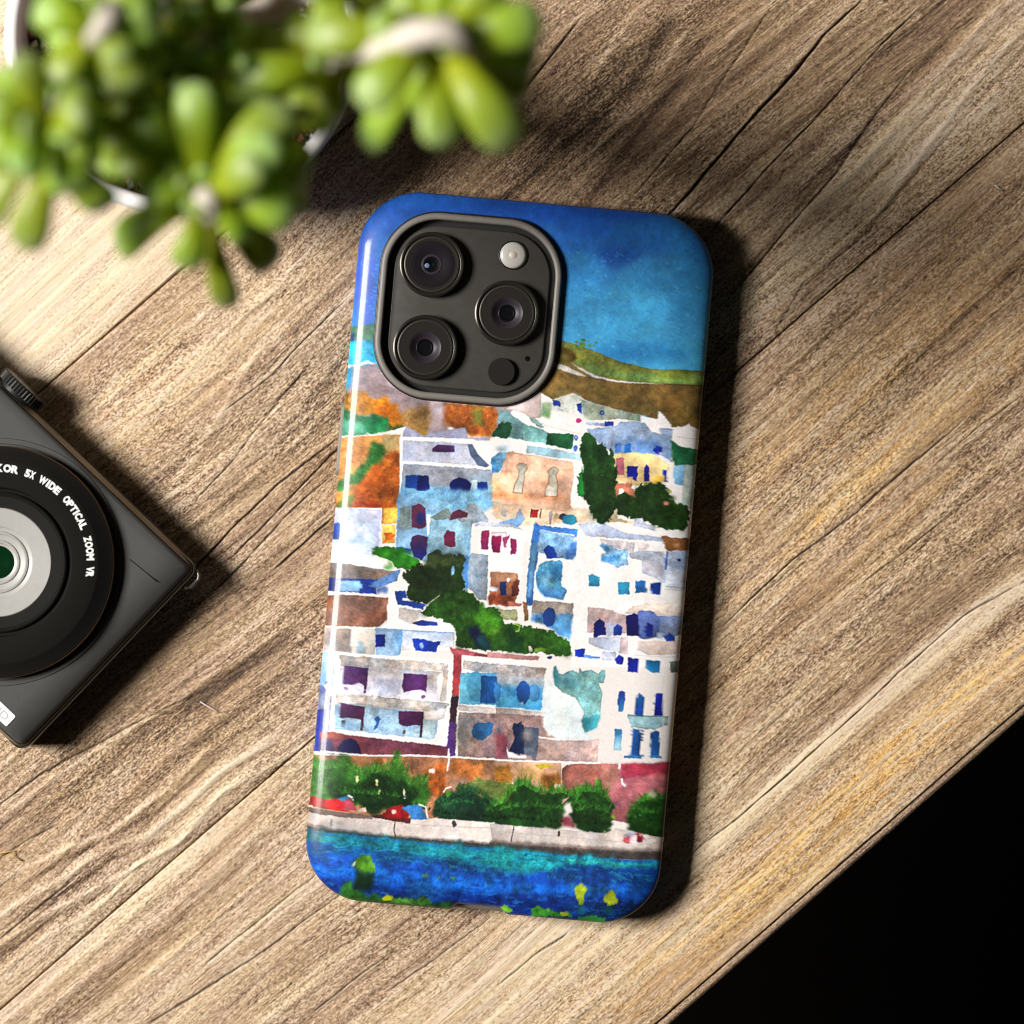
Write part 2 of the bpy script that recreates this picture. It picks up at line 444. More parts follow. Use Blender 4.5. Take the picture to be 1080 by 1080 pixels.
yg1 = loc_t(190, 285)[1]; yg2 = loc_t(1080, 135)[1] * 0.5 + loc_t(0, 1060)[1] * 0.5; ye = loc_t(690, 1080)[1] * 0.5 + loc_t(1080, 745)[1] * 0.5
GAP = 0.16
p0 = plank(yg1 + GAP, yg1 + 104, 0, 0.93, 0.14, True, seed=1)
p1 = plank(yg2 + GAP * 0.8, yg1 - GAP, 1, 0.64, 0.20, True, seed=2)
p2 = plank(ye, yg2 - GAP * 0.8, 2, 0.67, 0.28, True, seed=3)
p3 = plank(yg1 + 104.6, yg1 + 206, 3, 0.55, 0.06, False, seed=4)
p0['label'] = 'palest plank, under the plant pot'
# chamfered edge strip along the front of the table
def edge_strip():
    xs = np.concatenate([np.linspace(-420, -150, 30), np.arange(-149, 120, 1.2), np.linspace(121, 420, 30)])
    prof = [(-0.02, -0.5), (-0.22, -1.2), (-0.30, -0.6), (-2.0, -0.75), (-2.2, -4.0), (-2.2, -20.0)]
    V = []; T = []; Gv = []
    for i, x in enumerate(xs):
        n1 = fbm(x * 0.04, 2.2, 5, 3) - 0.5; taper = 1.0 - 0.0016 * x
        for j, (dy, z) in enumerate(prof):
            k = taper if j >= 2 else 1.0
            V.append((x, ye + dy * k + (0.25 * n1 if j >= 2 else 0), z))
            T.append((0.05, 0.05, 0.55, 0.48, 0.25, 0.2)[j]); Gv.append((x, 300 + dy * 1.4 + z * 0.6, 60.0))
    m = len(prof); F = []
    for i in range(len(xs) - 1):
        for j in range(m - 1):
            a = i * m + j
            F.append((a, a + 1, a + m + 1, a + m))
    o = add_mesh('edge_strip', V, F, wood_m, table)
    o.location = (0, 0, 0.02)
    fattr(o, 'tone', T); fattr(o, 'gold', [0.0] * len(V)); fattr(o, 'crack', [1.0 if j in (0, 1) else 0.0 for i in range(len(xs)) for j in range(m)])
    vattr(o, 'grain', Gv)
    o['label'] = 'greyish bevelled strip along the table edge'
edge_strip()
# ------------------------------------------------------------------ the watercolour printed on the case
AX0, AY0, AX1, AY1, AK = 300, 170, 775, 1000, 3     # canvas in photograph pixels, AK samples per pixel
AW, AH = (AX1 - AX0) * AK, (AY1 - AY0) * AK
gy_, gx_ = np.mgrid[0:AH, 0:AW]
PXX = AX0 + (gx_ + 0.5) / AK
PYY = AY0 + (gy_ + 0.5) / AK
ART = np.zeros((AH, AW, 3), np.float32); ART[:] = (233, 226, 223)
WX1 = (fbm(PXX / 7.0, PYY / 7.0, 3, 3) - 0.5); WY1 = (fbm(PXX / 7.0, PYY / 7.0, 8, 3) - 0.5)
WX2 = (vnoise(PXX / 1.6, PYY / 1.6, 14) - 0.5); WY2 = (vnoise(PXX / 1.6, PYY / 1.6, 19) - 0.5)
WX3 = (fbm(PXX / 3.0, PYY / 3.0, 71, 2) - 0.5); WY3 = (fbm(PXX / 3.0, PYY / 3.0, 76, 2) - 0.5)
HUE1 = fbm(PXX / 11.0, PYY / 11.0, 101, 3) - 0.5
WASH = fbm(PXX / 22.0, PYY / 22.0, 33, 4) - 0.5
WASH2 = fbm(PXX / 6.0, PYY / 6.0, 43, 3) - 0.5
GRAN = vnoise(PXX / 0.9, PYY / 0.9, 53) * 0.6 + vnoise(PXX / 2.2, PYY / 2.2, 57) * 0.4 - 0.5

def box1(a, n, ax):
    if n < 1: return a
    p = [(0, 0), (0, 0)]; p[ax] = (n + 1, n)
    c = np.cumsum(np.pad(a, p, mode='edge'), axis=ax)
    k = 2 * n + 1
    return (c[k:, :] - c[:-k, :]) / k if ax == 0 else (c[:, k:] - c[:, :-k]) / k
def blur(a, px):
    n = max(1, int(round(px * AK * 0.6)))
    for _ in range(2): a = box1(box1(a, n, 0), n, 1)
    return a
FR = {'p': (0, 0, 1.0), 'r1': (350, 330, 5.4), 'r2': (550, 330, 5.4), 'r3': (340, 500, 5.4), 'r4': (540, 500, 5.4),
      'r5': (325, 660, 5.4), 'r6': (525, 660, 5.4), 'r7': (320, 790, 5.4), 'r8': (520, 790, 5.4)}
def to_px(fr, pts):
    x0, y0, k = FR[fr]
    a = np.array(pts, float).reshape(-1, 2)
    return np.stack([x0 + a[:, 0] / k, y0 + a[:, 1] / k], -1)
def inside(P, X, Y):
    r = np.zeros(X.shape, bool)
    n = len(P)
    for i in range(n):
        xa, ya = P[i]; xb, yb = P[(i + 1) % n]
        if ya == yb: continue
        c = (ya > Y) != (yb > Y)
        r ^= c & (X < (xb - xa) * (Y - ya) / (yb - ya) + xa)
    return r
def smooth_loop(P, n=4):
    out = []; m = len(P)
    for i in range(m):
        a, b, c, d = P[i - 1], P[i], P[(i + 1) % m], P[(i + 2) % m]
        for k in range(n):
            t = k / n
            out.append(0.5 * ((2 * b) + (c - a) * t + (2 * a - 5 * b + 4 * c - d) * t * t + (3 * b - a - 3 * c + d) * t ** 3))
    return np.array(out)
def mask_of(P, jit, soft, pad):
    x0 = int(max(0, (P[:, 0].min() - pad - AX0) * AK)); x1 = int(min(AW, (P[:, 0].max() + pad - AX0) * AK + 1))
    y0 = int(max(0, (P[:, 1].min() - pad - AY0) * AK)); y1 = int(min(AH, (P[:, 1].max() + pad - AY0) * AK + 1))
    if x1 <= x0 + 2 or y1 <= y0 + 2: return None, None
    sl = (slice(y0, y1), slice(x0, x1))
    X = PXX[sl] + jit * (WX1[sl] * 2.0 + WX3[sl] * 1.7 + WX2[sl] * 0.8); Y = PYY[sl] + jit * (WY1[sl] * 2.0 + WY3[sl] * 1.7 + WY2[sl] * 0.8)
    m = inside(P, X, Y).astype(np.float32)
    m = blur(m, max(soft, 0.35)) if soft > 0 else m
    return m, sl
def Q(fr, pts, col, jit=0.85, soft=0.35, edge=0.26, var=0.21, a=1.0, g=None, sm=False):
    """one wash: polygon (frame coordinates), colour, ragged edge, softness, pigment edge, blotch, opacity,
    g = (second colour, dx, dy): the wash runs from col to it along (dx, dy)"""
    if 0.8 <= soft < 4: soft *= 2.0; jit *= 2.0
    if tuple(col) == W_: var = min(var, 0.05)
    P = to_px(fr, pts)
    if sm: P = smooth_loop(P)
    m, sl = mask_of(P, jit, soft, 3 + 3 * soft + 2 * jit)
    if m is None: return
    c = np.zeros(m.shape + (3,), np.float32); c[:] = col
    if g is not None:
        t = (PXX[sl] - P[:, 0].mean()) * g[1] + (PYY[sl] - P[:, 1].mean()) * g[2]
        pr = (P[:, 0] - P[:, 0].mean()) * g[1] + (P[:, 1] - P[:, 1].mean()) * g[2]
        t = sstep(pr.min(), pr.max(), t + WASH[sl] * 6)[..., None]
        c = c * (1 - t) + np.array(g[0], np.float32) * t
    f = 1 + var * (1.6 * WASH[sl] + 1.5 * WASH2[sl] + 0.7 * GRAN[sl])
    if g is None and var > 0.1:
        an = (P[:, 0].sum() * 3.7 + P[:, 1].sum() * 1.3) % 6.283
        t = (PXX[sl] - P[:, 0].mean()) * math.cos(an) + (PYY[sl] - P[:, 1].mean()) * math.sin(an)
        ext = max(3.0, 0.5 * np.ptp(P[:, 0]) * abs(math.cos(an)) + 0.5 * np.ptp(P[:, 1]) * abs(math.sin(an)))
        f = f * (1 + 0.17 * np.clip(t / ext + 1.2 * WASH[sl], -1, 1))
    if edge > 0:
        e = np.clip(1 - blur(m, 1.6), 0, 1) * m
        f = f * (1 - edge * e)
    hs = 0.55 * var * HUE1[sl]
    f3 = np.stack([f + hs, f, f - hs], -1)
    c = np.clip(c * f3, 0, 255)
    m = (m * a)[..., None]
    ART[sl] = ART[sl] * (1 - m) + c * m
def EL(fr, cx, cy, rx, ry, col, rot=0.0, **k):
    t = np.linspace(0, 2 * math.pi, 18, endpoint=False)
    x = rx * np.cos(t); y = ry * np.sin(t); r = math.radians(rot)
    Q(fr, np.stack([cx + x * math.cos(r) - y * math.sin(r), cy + x * math.sin(r) + y * math.cos(r)], -1), col, **k)
def LN(fr, pts, wd, col, **k):
    a = np.array(pts, float).reshape(-1, 2)
    d = np.gradient(a, axis=0); n = np.stack([-d[:, 1], d[:, 0]], -1); n /= np.linalg.norm(n, axis=1, keepdims=True) + 1e-9
    k.setdefault('edge', 0); k.setdefault('var', 0.08); k.setdefault('jit', 0.4)
    Q(fr, np.concatenate([a + n * wd / 2, (a - n * wd / 2)[::-1]]), col, **k)
def FOL(fr, pts, base, dark, light, n, size, jit=2.2, seed=1, soft=0.4, edge=0.1):
    """brushed foliage: ragged mass, then dabs of darker and lighter green"""
    Q(fr, pts, base, jit=jit / (2 if soft >= 0.8 else 1), soft=soft, edge=edge, var=0.4, sm=True)
    P = smooth_loop(to_px(fr, pts)); R = random.Random(seed)
    x0, y0 = P.min(0); x1, y1 = P.max(0); k = 0
    n = int(n * 1.7)
    for _ in range(n * 6):
        x = R.uniform(x0, x1); y = R.uniform(y0, y1)
        if not inside(P, np.array([[x]]), np.array([[y]]))[0, 0]: continue
        t = R.random()
        hgt = (y - y0) / max(1, y1 - y0)
        c = light if t > 0.35 + 0.6 * hgt else dark
        s = size * R.uniform(0.3, 1.0)
        EL('p', x, y, s, s * R.uniform(0.3, 0.8), c, rot=R.uniform(0, 180), jit=1.6, soft=R.choice([0.4, 0.9, 1.6]), edge=0.0, var=0.35, a=R.uniform(0.25, 0.65))
        k += 1
        if k >= n: break
def BLADES(fr, pts, col, n, ln, seed=1, spread=0.5):
    R = random.Random(seed); P = to_px(fr, pts)
    for _ in range(n):
        i = R.randrange(len(P) - 1); t = R.random(); b = P[i] * (1 - t) + P[i + 1] * t
        L_ = ln * R.uniform(0.4, 1.1); q = R.uniform(-spread, spread)
        tip = b + np.array([math.sin(q), -math.cos(q)]) * L_
        s = np.array([math.cos(q), math.sin(q)]) * R.uniform(0.5, 1.1)
        Q('p', np.array([b - s, b + s, tip]), np.array(col) * R.uniform(0.7, 1.25), jit=0.7, soft=0.3, edge=0, var=0.3, a=0.9)

W_ = (240, 236, 235)
# --- sky
Q('p', [300,170, 775,170, 775,440, 540,440, 300,440], (26,80,172), jit=0, soft=0, edge=0, var=0.10, g=((70,172,216), 0.1, 1.0))
for cx, cy, rx, ry, c, a_ in [(560,222,140,14,(22,66,166),.6),(440,215,60,12,(30,90,180),.4),(655,268,24,14,(24,66,160),.75),(640,255,60,18,(30,92,182),.5),(700,300,50,34,(60,160,212),.45),(640,330,70,30,(64,164,212),.45),
        (690,250,46,16,(40,116,196),.5),(670,372,60,10,(26,108,178),.55),(720,280,16,60,(50,140,206),.4),(610,290,26,26,(50,140,202),.5),(620,240,30,8,(20,70,160),.5),(385,300,12,60,(38,66,188),.75),(400,230,30,20,(30,80,180),.5)]:
    EL('p', cx, cy, rx, ry, c, soft=8, edge=0, var=0.12, a=a_, jit=3)
R_ = random.Random(4)
for _ in range(2600):
    x = R_.uniform(380, 745); y = R_.uniform(205, 392); s = R_.uniform(0.9, 2.6)
    c = R_.choice([(30,110,190),(90,185,222),(50,140,200),(40,120,195),(80,170,215)]) if y > 265 else R_.choice([(20,80,165),(36,110,190),(30,100,185),(24,80,170)])
    EL('p', x, y, s, s * .4, c, rot=R_.uniform(10, 40), soft=0.5, edge=0, a=0.34, jit=1.2)
Q('p', [385,392, 610,392, 610,450, 350,450, 350,400], (182,164,168), jit=.3, edge=0)
# --- left strip under the camera cut-out
Q('p', [355,343, 400,341, 400,362, 355,360], (66,122,96), var=.25)
Q('p', [360,352, 374,350, 372,362, 358,362], (20,60,120), soft=1)
Q('p', [350,359, 400,357, 400,384, 385,382, 372,387, 350,384], (22,172,222), var=.3)
LN('p', [364,386, 374,385, 388,381, 396,384], 3, (215,220,225))
Q('r1', [40,380, 110,300, 250,285, 330,420, 560,510, 660,520, 660,690, 560,700, 300,660, 60,480], (152,134,142), soft=1, var=.22)
Q('r1', [40,330, 120,310, 100,420, 40,480], (40,150,205), soft=1)
Q('r1', [40,460, 95,455, 150,440, 250,500, 300,480, 330,510, 400,590, 390,640, 300,640, 250,580, 100,545, 40,545], (218,146,28), jit=1.6, soft=.8, var=.5, sm=True)
FOL('r1', [60,470, 150,445, 250,500, 300,470, 340,510, 400,590, 385,640, 300,630, 250,580, 100,545], (206,132,26), (160,78,20), (232,168,40), 40, 3, seed=51, jit=3, soft=1.0)
BLADES('r1', [80,500, 200,500, 300,560, 390,620], (200,120,24), 40, 9, seed=52, spread=1.0)
EL('r1', 310,570, 75,60, (178,92,20), soft=2, edge=0, var=.4, jit=2)
EL('r1', 190,550, 55,28, (170,110,25), soft=2, edge=0, a=.7, jit=2)
Q('r1', [380,570, 450,540, 560,530, 560,690, 500,690, 400,640], (158,116,62), soft=2.4, jit=2, edge=0, var=.4)
EL('r1', 510,680, 40,30, (165,120,40), soft=1.5, edge=0, jit=2)
Q('r1', [40,560, 95,545, 180,580, 310,590, 320,650, 310,685, 200,695, 40,690], (22,108,62), jit=1.4, soft=.8, var=.45, sm=True)
Q('r1', [40,600, 170,620, 205,685, 40,695], (74,168,132), soft=1.2, jit=1.5)
Q('r1', [320,640, 380,640, 420,650, 400,675, 320,670], (70,90,30), soft=.8, jit=1.5)
Q('r1', [640,520, 780,520, 880,530, 940,560, 930,660, 905,705, 770,690, 750,650, 630,640], (165,86,34), jit=1.2, soft=1.0, var=.5)
Q('r1', [780,528, 855,530, 870,640, 860,690, 800,640], (98,112,40), soft=1.4, jit=1.4, var=.4)
Q('r1', [855,538, 915,560, 940,590, 930,660, 870,640], (226,130,32), soft=.7, jit=1.2, var=.35)
EL('r1', 810,670, 60,26, (190,104,26), soft=1.5, jit=2, edge=0)
EL('r1', 690,560, 40,30, (140,60,30), soft=3, jit=2, edge=0, a=.7)
FOL('r1', [640,530, 780,525, 880,535, 935,570, 925,660, 900,690, 770,680, 690,640], (165,86,34), (128,56,26), (216,124,36), 36, 3, seed=53, jit=3, soft=1.3)
Q('r1', [785,535, 850,540, 865,640, 800,620], (104,116,44), soft=1.4, jit=1.4, var=.4, a=.8)
Q('r1', [555,520, 640,520, 640,660, 575,680], (186,166,172), soft=2.5, jit=2, edge=0)
# lilac roof behind
Q('r1', [410,640, 470,665, 520,695, 600,675, 760,650, 775,708, 900,705, 900,725, 400,718], (164,164,196), jit=.5)
LN('r1', [40,706, 190,700, 300,695, 380,668, 415,655], 11, W_)
Q('r1', [190,675, 230,692, 390,655, 420,645, 400,690, 220,705], W_, jit=.5, edge=0)
# rusty garden wall at the left edge
Q('r1', [0,712, 100,702, 390,690, 395,1090, 345,1200, 0,1200], (188,124,62), jit=.5, var=.4)
Q('r1', [290,700, 390,695, 390,800, 300,810], (188,166,112), soft=2, edge=0, jit=2)
Q('r1', [250,830, 390,790, 390,1150, 140,1160, 130,1000], (174,80,22), soft=3, jit=2.5, var=.5, edge=0)
Q('r1', [130,1010, 260,980, 310,1100, 300,1160, 120,1160], (158,56,18), soft=2.6, jit=2.5, var=.5, edge=0)
Q('r1', [220,740, 250,735, 300,740, 290,800, 275,900, 150,960, 60,1010, 20,1000, 40,960, 150,880, 205,820], (36,96,38), jit=1.8, soft=1.0, var=.5, sm=True)
Q('r1', [20,1040, 130,990, 150,1010, 40,1080, 20,1080], (222,128,38), soft=.8, jit=1.2)
Q('r1', [20,1080, 120,1020, 140,1060, 20,1160], (88,110,40), soft=1, jit=1.2)
FOL('r1', [250,860, 390,800, 388,1060, 140,1060, 150,1000], (172,82,24), (140,52,18), (206,120,40), 50, 3.5, seed=54, jit=3, soft=1.6)
BLADES('r1', [60,1000, 150,930, 230,860, 290,800], (36,92,36), 50, 9, seed=55, spread=1.4)
# --- house A (blue grey, left of centre)
Q('r1', [385,700, 800,715, 930,760, 950,1090, 385,1090], W_, jit=.3, edge=0)
Q('r1', [408,722, 790,742, 850,820, 900,870, 400,846], (176,182,206), var=.2, g=((196,198,214), 0, 1))
Q('r1', [410,740, 480,740, 470,840, 402,842], (150,160,190), soft=2, edge=0, a=.7)
Q('r1', [570,772, 600,748, 695,752, 698,790, 575,790], (74,36,86), jit=.4)
Q('r1', [774,746, 800,744, 830,800, 895,865, 880,878, 830,866, 785,800], (78,94,120), jit=.3)
Q('r1', [405,857, 905,890, 925,960, 950,1090, 385,1090], (150,152,166), var=.25, g=((104,166,206), 0, 1))
Q('r1', [548,915, 620,888, 740,905, 770,960, 690,985, 560,975], (128,132,148), soft=1, var=.3, sm=True)
Q('r1', [395,1000, 560,1010, 700,1030, 940,1040, 940,1090, 385,1090], (94,162,206), soft=2, edge=0, var=.3)
LN('r1', [400,846, 560,852, 905,884], 9, W_)
Q('r1', [420,922, 495,920, 498,1000, 418,992], (16,60,150))
Q('r1', [495,920, 548,925, 558,1000, 540,1012, 480,1006], (16,22,86))
EL('r1', 732,985, 62,48, (12,22,86), jit=.8)
Q('r1', [830,962, 885,960, 890,1025, 826,1025], (14,40,124), jit=.9)
Q('r1', [792,952, 830,950, 825,1000, 812,1010, 792,998], (176,198,216), edge=.1)
# walls below (frame r3)
Q('r3', [425,110, 590,125, 700,160, 840,180, 945,270, 850,285, 830,650, 600,500, 420,430], (122,168,206), var=.3, edge=.1)
Q('r3', [455,95, 690,80, 990,90, 1000,140, 940,210, 720,190, 590,150, 440,130], (112,170,210), soft=1.5, var=.35, edge=0)
Q('r3', [438,200, 500,172, 515,310, 440,322, 425,280], (110,126,126), soft=.8, var=.3)
Q('r3', [420,330, 600,320, 600,420, 420,420], (130,172,210), soft=1, edge=0)
Q('r3', [508,182, 550,165, 585,190, 590,300, 550,310, 510,300], (84,36,62), jit=.7)
EL('r3', 560,250, 26,34, (28,36,96), soft=1, edge=0)
Q('r3', [418,410, 510,428, 500,452, 430,442], (20,60,172))
Q('r3', [508,360, 540,345, 605,355, 600,400, 595,450, 560,492, 520,470, 500,400], (64,35,72), jit=.8, g=((26,32,112), 0, 1))
Q('r3', [592,226, 618,230, 615,330, 598,350], W_, edge=0, jit=.4)
Q('r3', [620,235, 840,255, 850,290, 830,470, 590,440, 612,300], (136,180,206), var=.3)
Q('r3', [615,245, 720,190, 740,250, 640,262], (108,124,122), soft=.7, var=.3)
Q('r3', [770,262, 820,190, 850,168, 900,190, 945,272, 850,268], (150,166,182), soft=.5, var=.3, sm=True)
Q('r3', [722,262, 740,215, 780,195, 828,222, 820,245, 760,252], (90,40,62), jit=.6)
Q('r3', [692,345, 710,320, 755,325, 758,410, 735,418, 692,400], (102,30,62), jit=.6)
Q('r3', [790,470, 835,470, 830,658, 805,652], (70,130,200), soft=1)
# white house at the far left
Q('r3', [0,190, 60,190, 340,190, 325,400, 290,475, 400,540, 440,560, 0,520], W_, edge=0, jit=.3)
Q('r3', [0,200, 80,188, 330,202, 322,330, 318,400, 290,470, 100,405, 0,380], (188,192,214), var=.25, g=((190,208,232), .2, 1))
Q('r3', [300,210, 332,205, 322,410, 300,460], (170,170,206), soft=1, edge=0, a=.7)
Q('r3', [0,280, 100,280, 95,372, 0,370], (34,76,172), soft=.5)
EL('r3', 180,370, 50,30, (160,186,222), soft=2, edge=0)
Q('r3', [345,190, 425,185, 420,282, 345,280], (226,166,62), var=.4, soft=.6)
Q('r3', [338,288, 415,288, 412,392, 338,392], (236,184,84), var=.3, soft=.4)
Q('r3', [350,335, 400,330, 410,350, 395,365, 410,375, 345,388, 365,355], (214,98,20), jit=1.2)
# boat-house strip
Q('r3', [0,500, 70,500, 420,552, 400,600, 0,600], (126,116,116), var=.3)
Q('r3', [200,535, 410,562, 300,592, 200,592], (122,102,90), soft=1, var=.4)
Q('r3', [0,590, 310,598, 305,682, 0,665], (20,46,142), var=.3)
Q('r3', [85,605, 215,605, 220,640, 200,672, 90,665], (122,176,226), soft=.7)
Q('r3', [262,640, 290,610, 420,550, 445,545, 425,610, 300,648], (92,140,214), var=.3)
Q('r3', [310,640, 375,640, 370,680, 305,680], (80,110,170), soft=1)
Q('r3', [0,690, 100,686, 375,702, 362,830, 320,872, 0,862], (124,84,70), var=.45)
EL('r3', 300,810, 60,50, (112,66,50), soft=3, edge=0, a=.7)
Q('r3', [0,690, 70,690, 60,740, 0,760], (150,80,40), soft=2, edge=0, a=.7)
# small white house lower left
Q('r3', [380,640, 480,660, 600,760, 760,880, 760,1000, 0,1040, 0,880, 330,875, 370,840], W_, edge=0, jit=.3)
Q('r3', [415,665, 470,658, 480,712, 590,742, 570,768, 430,742, 412,700], (26,62,152), jit=.8)
LN('r3', [455,712, 520,716, 590,736], 14, W_)
Q('r3', [435,760, 560,775, 625,832, 500,852, 430,820], (216,206,202), var=.2)
Q('r3', [508,850, 560,830, 652,842, 656,862, 540,862], (26,52,142), jit=.5)
Q('r3', [0,872, 165,880, 160,1030, 0,1012], (166,152,148), var=.25)
Q('r3', [165,882, 300,882, 300,1030, 165,1030], (226,216,206), var=.14)
Q('r3', [188,1022, 195,960, 215,948, 236,960, 240,1022], (172,202,222))
Q('r3', [300,880, 460,885, 445,1035, 305,1030], (156,192,230), soft=.5)
Q('r3', [300,912, 358,910, 356,985, 302,985], (16,30,122))
Q('r3', [358,892, 452,888, 458,910, 442,1028, 385,1034, 365,1000], (104,162,222), var=.3, g=((170,202,236), -1, .2))
Q('r3', [460,885, 752,902, 750,985, 450,1005], (190,206,236), var=.2, g=((220,226,236), 0, 1))
Q('r3', [510,935, 600,945, 678,950, 655,985, 650,1012, 530,1005, 520,975], (20,50,164), jit=1.0)
EL('r3', 565,975, 12,16, (150,180,220))
LN('r3', [300,877, 420,885, 560,896, 752,904], 5, (110,140,190), a=.8)
# --- hills
Q('r2', [150,170, 300,200, 560,300, 1200,350, 1200,500, 150,480], (120,104,54), jit=.5, edge=0)
Q('r2', [150,150, 220,150, 300,172, 420,215, 560,272, 740,316, 1200,330, 1200,425, 880,408, 700,392, 520,372, 400,332, 290,275, 150,290], (106,112,46), jit=.7, var=.35)
Q('r2', [300,260, 420,300, 560,330, 800,350, 1150,350, 1150,405, 800,400, 600,380, 440,345, 300,280], (112,146,72), soft=2, edge=0, var=.4)
Q('r2', [780,330, 1000,335, 960,385, 800,370], (120,140,50), soft=2, edge=0, var=.4)
for q_ in range(14):
    EL('r2', R_.uniform(310,430), 150 + R_.uniform(0, 45), R_.uniform(5,12), R_.uniform(5,11), (84,122,50), jit=1.5, edge=0)
EL('r2', 350,150, 10,12, (60,120,70), jit=1.5)
Q('r2', [150,190, 215,186, 280,200, 330,252, 270,282, 150,280], (88,66,26), soft=1.2, var=.4)
EL('r2', 240,250, 40,20, (120,116,50), soft=2, edge=0)
Q('r2', [150,296, 200,308, 380,362, 560,393, 1200,415, 1200,720, 960,640, 850,650, 790,560, 770,602, 680,575, 560,560, 400,510, 290,462, 180,490, 90,500, 60,440], (118,92,46), jit=.7, var=.38)
for cx, cy, rx, ry, c in [(600,500,150,24,(92,76,40)),(300,410,130,24,(130,104,54)),(880,480,140,40,(120,90,44)),(700,540,70,20,(84,80,44)),(480,440,100,20,(104,84,36)),(930,590,70,40,(112,86,36)),(200,460,50,24,(126,112,62))]:
    EL('r2', cx, cy, rx, ry, c, soft=4, edge=0, var=.3, a=.7, jit=2)
LN('r2', [380,362, 560,390, 800,402, 1100,412], 7, (70,50,28), a=.7)
Q('r2', [190,285, 262,300, 372,360, 330,356, 200,312], (206,200,192), jit=.5)
Q('r2', [278,276, 335,308, 440,360, 560,384, 820,402, 700,400, 545,392, 420,366, 330,318], (218,216,212), jit=.5)
# --- roofs under the hill
Q('r2', [-60,560, 0,520, 110,450, 180,490, 290,455, 400,508, 560,552, 680,582, 775,610, 790,556, 850,630, 850,655, 905,655, 960,628, 980,700, 1180,720, 1180,1300, -60,1300], W_, jit=.5, edge=0, var=.05)
Q('r2', [-90,540, 0,510, 112,450, 112,592, 60,600, 0,562, -60,550], (216,196,196), var=.12)
Q('r2', [118,508, 178,508, 162,598, 105,582], (150,180,150), soft=1, g=((96,150,96), 0, 1))
Q('r2', [178,492, 290,455, 345,480, 345,520, 300,560, 180,560], (214,220,212), soft=1, edge=.1)
Q('r2', [300,470, 400,508, 560,552, 668,575, 682,615, 560,600, 400,612, 348,575, 340,500], (168,182,166), var=.3)
Q('r2', [345,515, 440,520, 480,560, 400,612, 350,575], (146,160,142), soft=2, edge=0, var=.3)
Q('r2', [620,570, 680,580, 682,615, 640,606], (120,150,130), soft=1)
for pts in ([176,490, 220,500, 224,532, 185,525], [315,515, 345,515, 342,578, 318,545], [475,615, 528,615, 525,642, 472,642]):
    Q('r2', pts, (28,54,166))
EL('r2', 458,563, 13,13, (40,66,150)); EL('r2', 458,563, 4,4, (170,190,200), edge=0)
Q('r2', [205,540, 240,552, 238,556, 205,548], (150,170,205))
Q('r2', [370,618, 475,625, 475,642, 370,636], (168,178,214))
EL('r2', 325,610, 18,13, (192,46,122))
Q('r2', [40,590, 72,590, 132,652, 110,656, 58,622], (122,154,150))
LN('r2', [0,555, 60,590, 140,640, 340,690], 3, (190,150,155), a=.7)
Q('r2', [-110,620, 0,622, 60,640, 160,680, 300,690, 288,776, 150,742, 0,722, -110,700], (112,164,160), var=.3)
Q('r2', [150,680, 300,690, 286,776, 140,745], (26,86,52), var=.4, soft=.6)
Q('r2', [30,748, 340,802, 338,835, 200,822, 25,796], (166,206,222), var=.2)
Q('r1', [945,545, 1000,560, 1090,625, 1090,722, 1010,700, 1020,640, 945,610], (106,148,152), var=.3)
Q('r1', [905,702, 950,630, 1000,612, 1025,620, 1015,680, 1000,715], (26,72,46), jit=1.4, var=.4)
Q('r1', [905,820, 960,785, 1000,790, 985,850, 955,900, 915,938], (50,126,194), jit=1, var=.4, g=((132,186,216), 1, -.6))
Q('r1', [930,760, 1000,740, 1020,790, 960,790], (190,215,232), soft=1.5, edge=0)
# blue house right of the tree
Q('r2', [368,660, 540,640, 560,620, 640,612, 705,622, 745,672, 790,692, 795,655, 862,658, 850,740, 862,850, 800,805, 530,800, 440,740], (122,152,196), var=.3, g=((150,172,206), -.2, -1))
Q('r2', [640,720, 780,730, 790,800, 640,800], (92,130,186), soft=2, edge=0, var=.3)
LN('r2', [795,657, 862,660], 4, (130,110,170))
Q('r2', [535,745, 568,740, 572,792, 533,792], (74,124,204), soft=.7)
Q('r2', [590,746, 625,740, 627,796, 588,796], (30,112,212))
EL('r2', 778,778, 26,22, (16,40,152)); EL('r2', 790,794, 7,6, W_, edge=0)
EL('r2', 313,712, 13,16, (64,106,196)); EL('r2', 313,708, 5,5, W_, edge=0)
EL('r2', 308,768, 14,18, (60,104,196)); EL('r2', 292,776, 7,8, W_, edge=0)
# right margin
LN('r2', [880,700, 960,712, 1100,722], 4, (180,165,180), a=.6)
Q('r2', [848,718, 910,758, 1000,775, 1200,775, 1200,865, 1000,862, 880,874, 860,820], (30,96,62), var=.4)
Q('r2', [868,872, 932,865, 920,982, 870,972], (122,176,216), var=.2)
Q('r2', [930,868, 1150,860, 1150,1200, 920,1090], (188,202,196), var=.25)
# yellow house
Q('r2', [520,802, 640,792, 740,800, 800,830, 842,862, 832,962, 720,966, 630,982, 540,930, 526,860], (236,206,142), var=.16)
Q('r2', [760,930, 832,930, 820,965, 740,965], (226,178,60), soft=1)
Q('r2', [540,825, 586,825, 585,920, 550,915, 538,870], (200,100,112), var=.3)
Q('r2', [600,868, 667,870, 656,956, 603,935], (18,26,142))
Q('r2', [698,885, 712,865, 728,880, 730,958, 698,955], (18,26,142))
Q('r2', [805,893, 830,893, 833,962, 814,960], (20,34,150))
Q('r2', [545,930, 632,935, 630,962, 545,962], (236,198,150))
Q('r2', [535,965, 632,965, 630,1002, 590,992, 560,1000, 545,1090, 505,1050], (170,96,76), var=.3)
Q('r2', [575,990, 640,1000, 648,1046, 590,1022], (196,122,92))
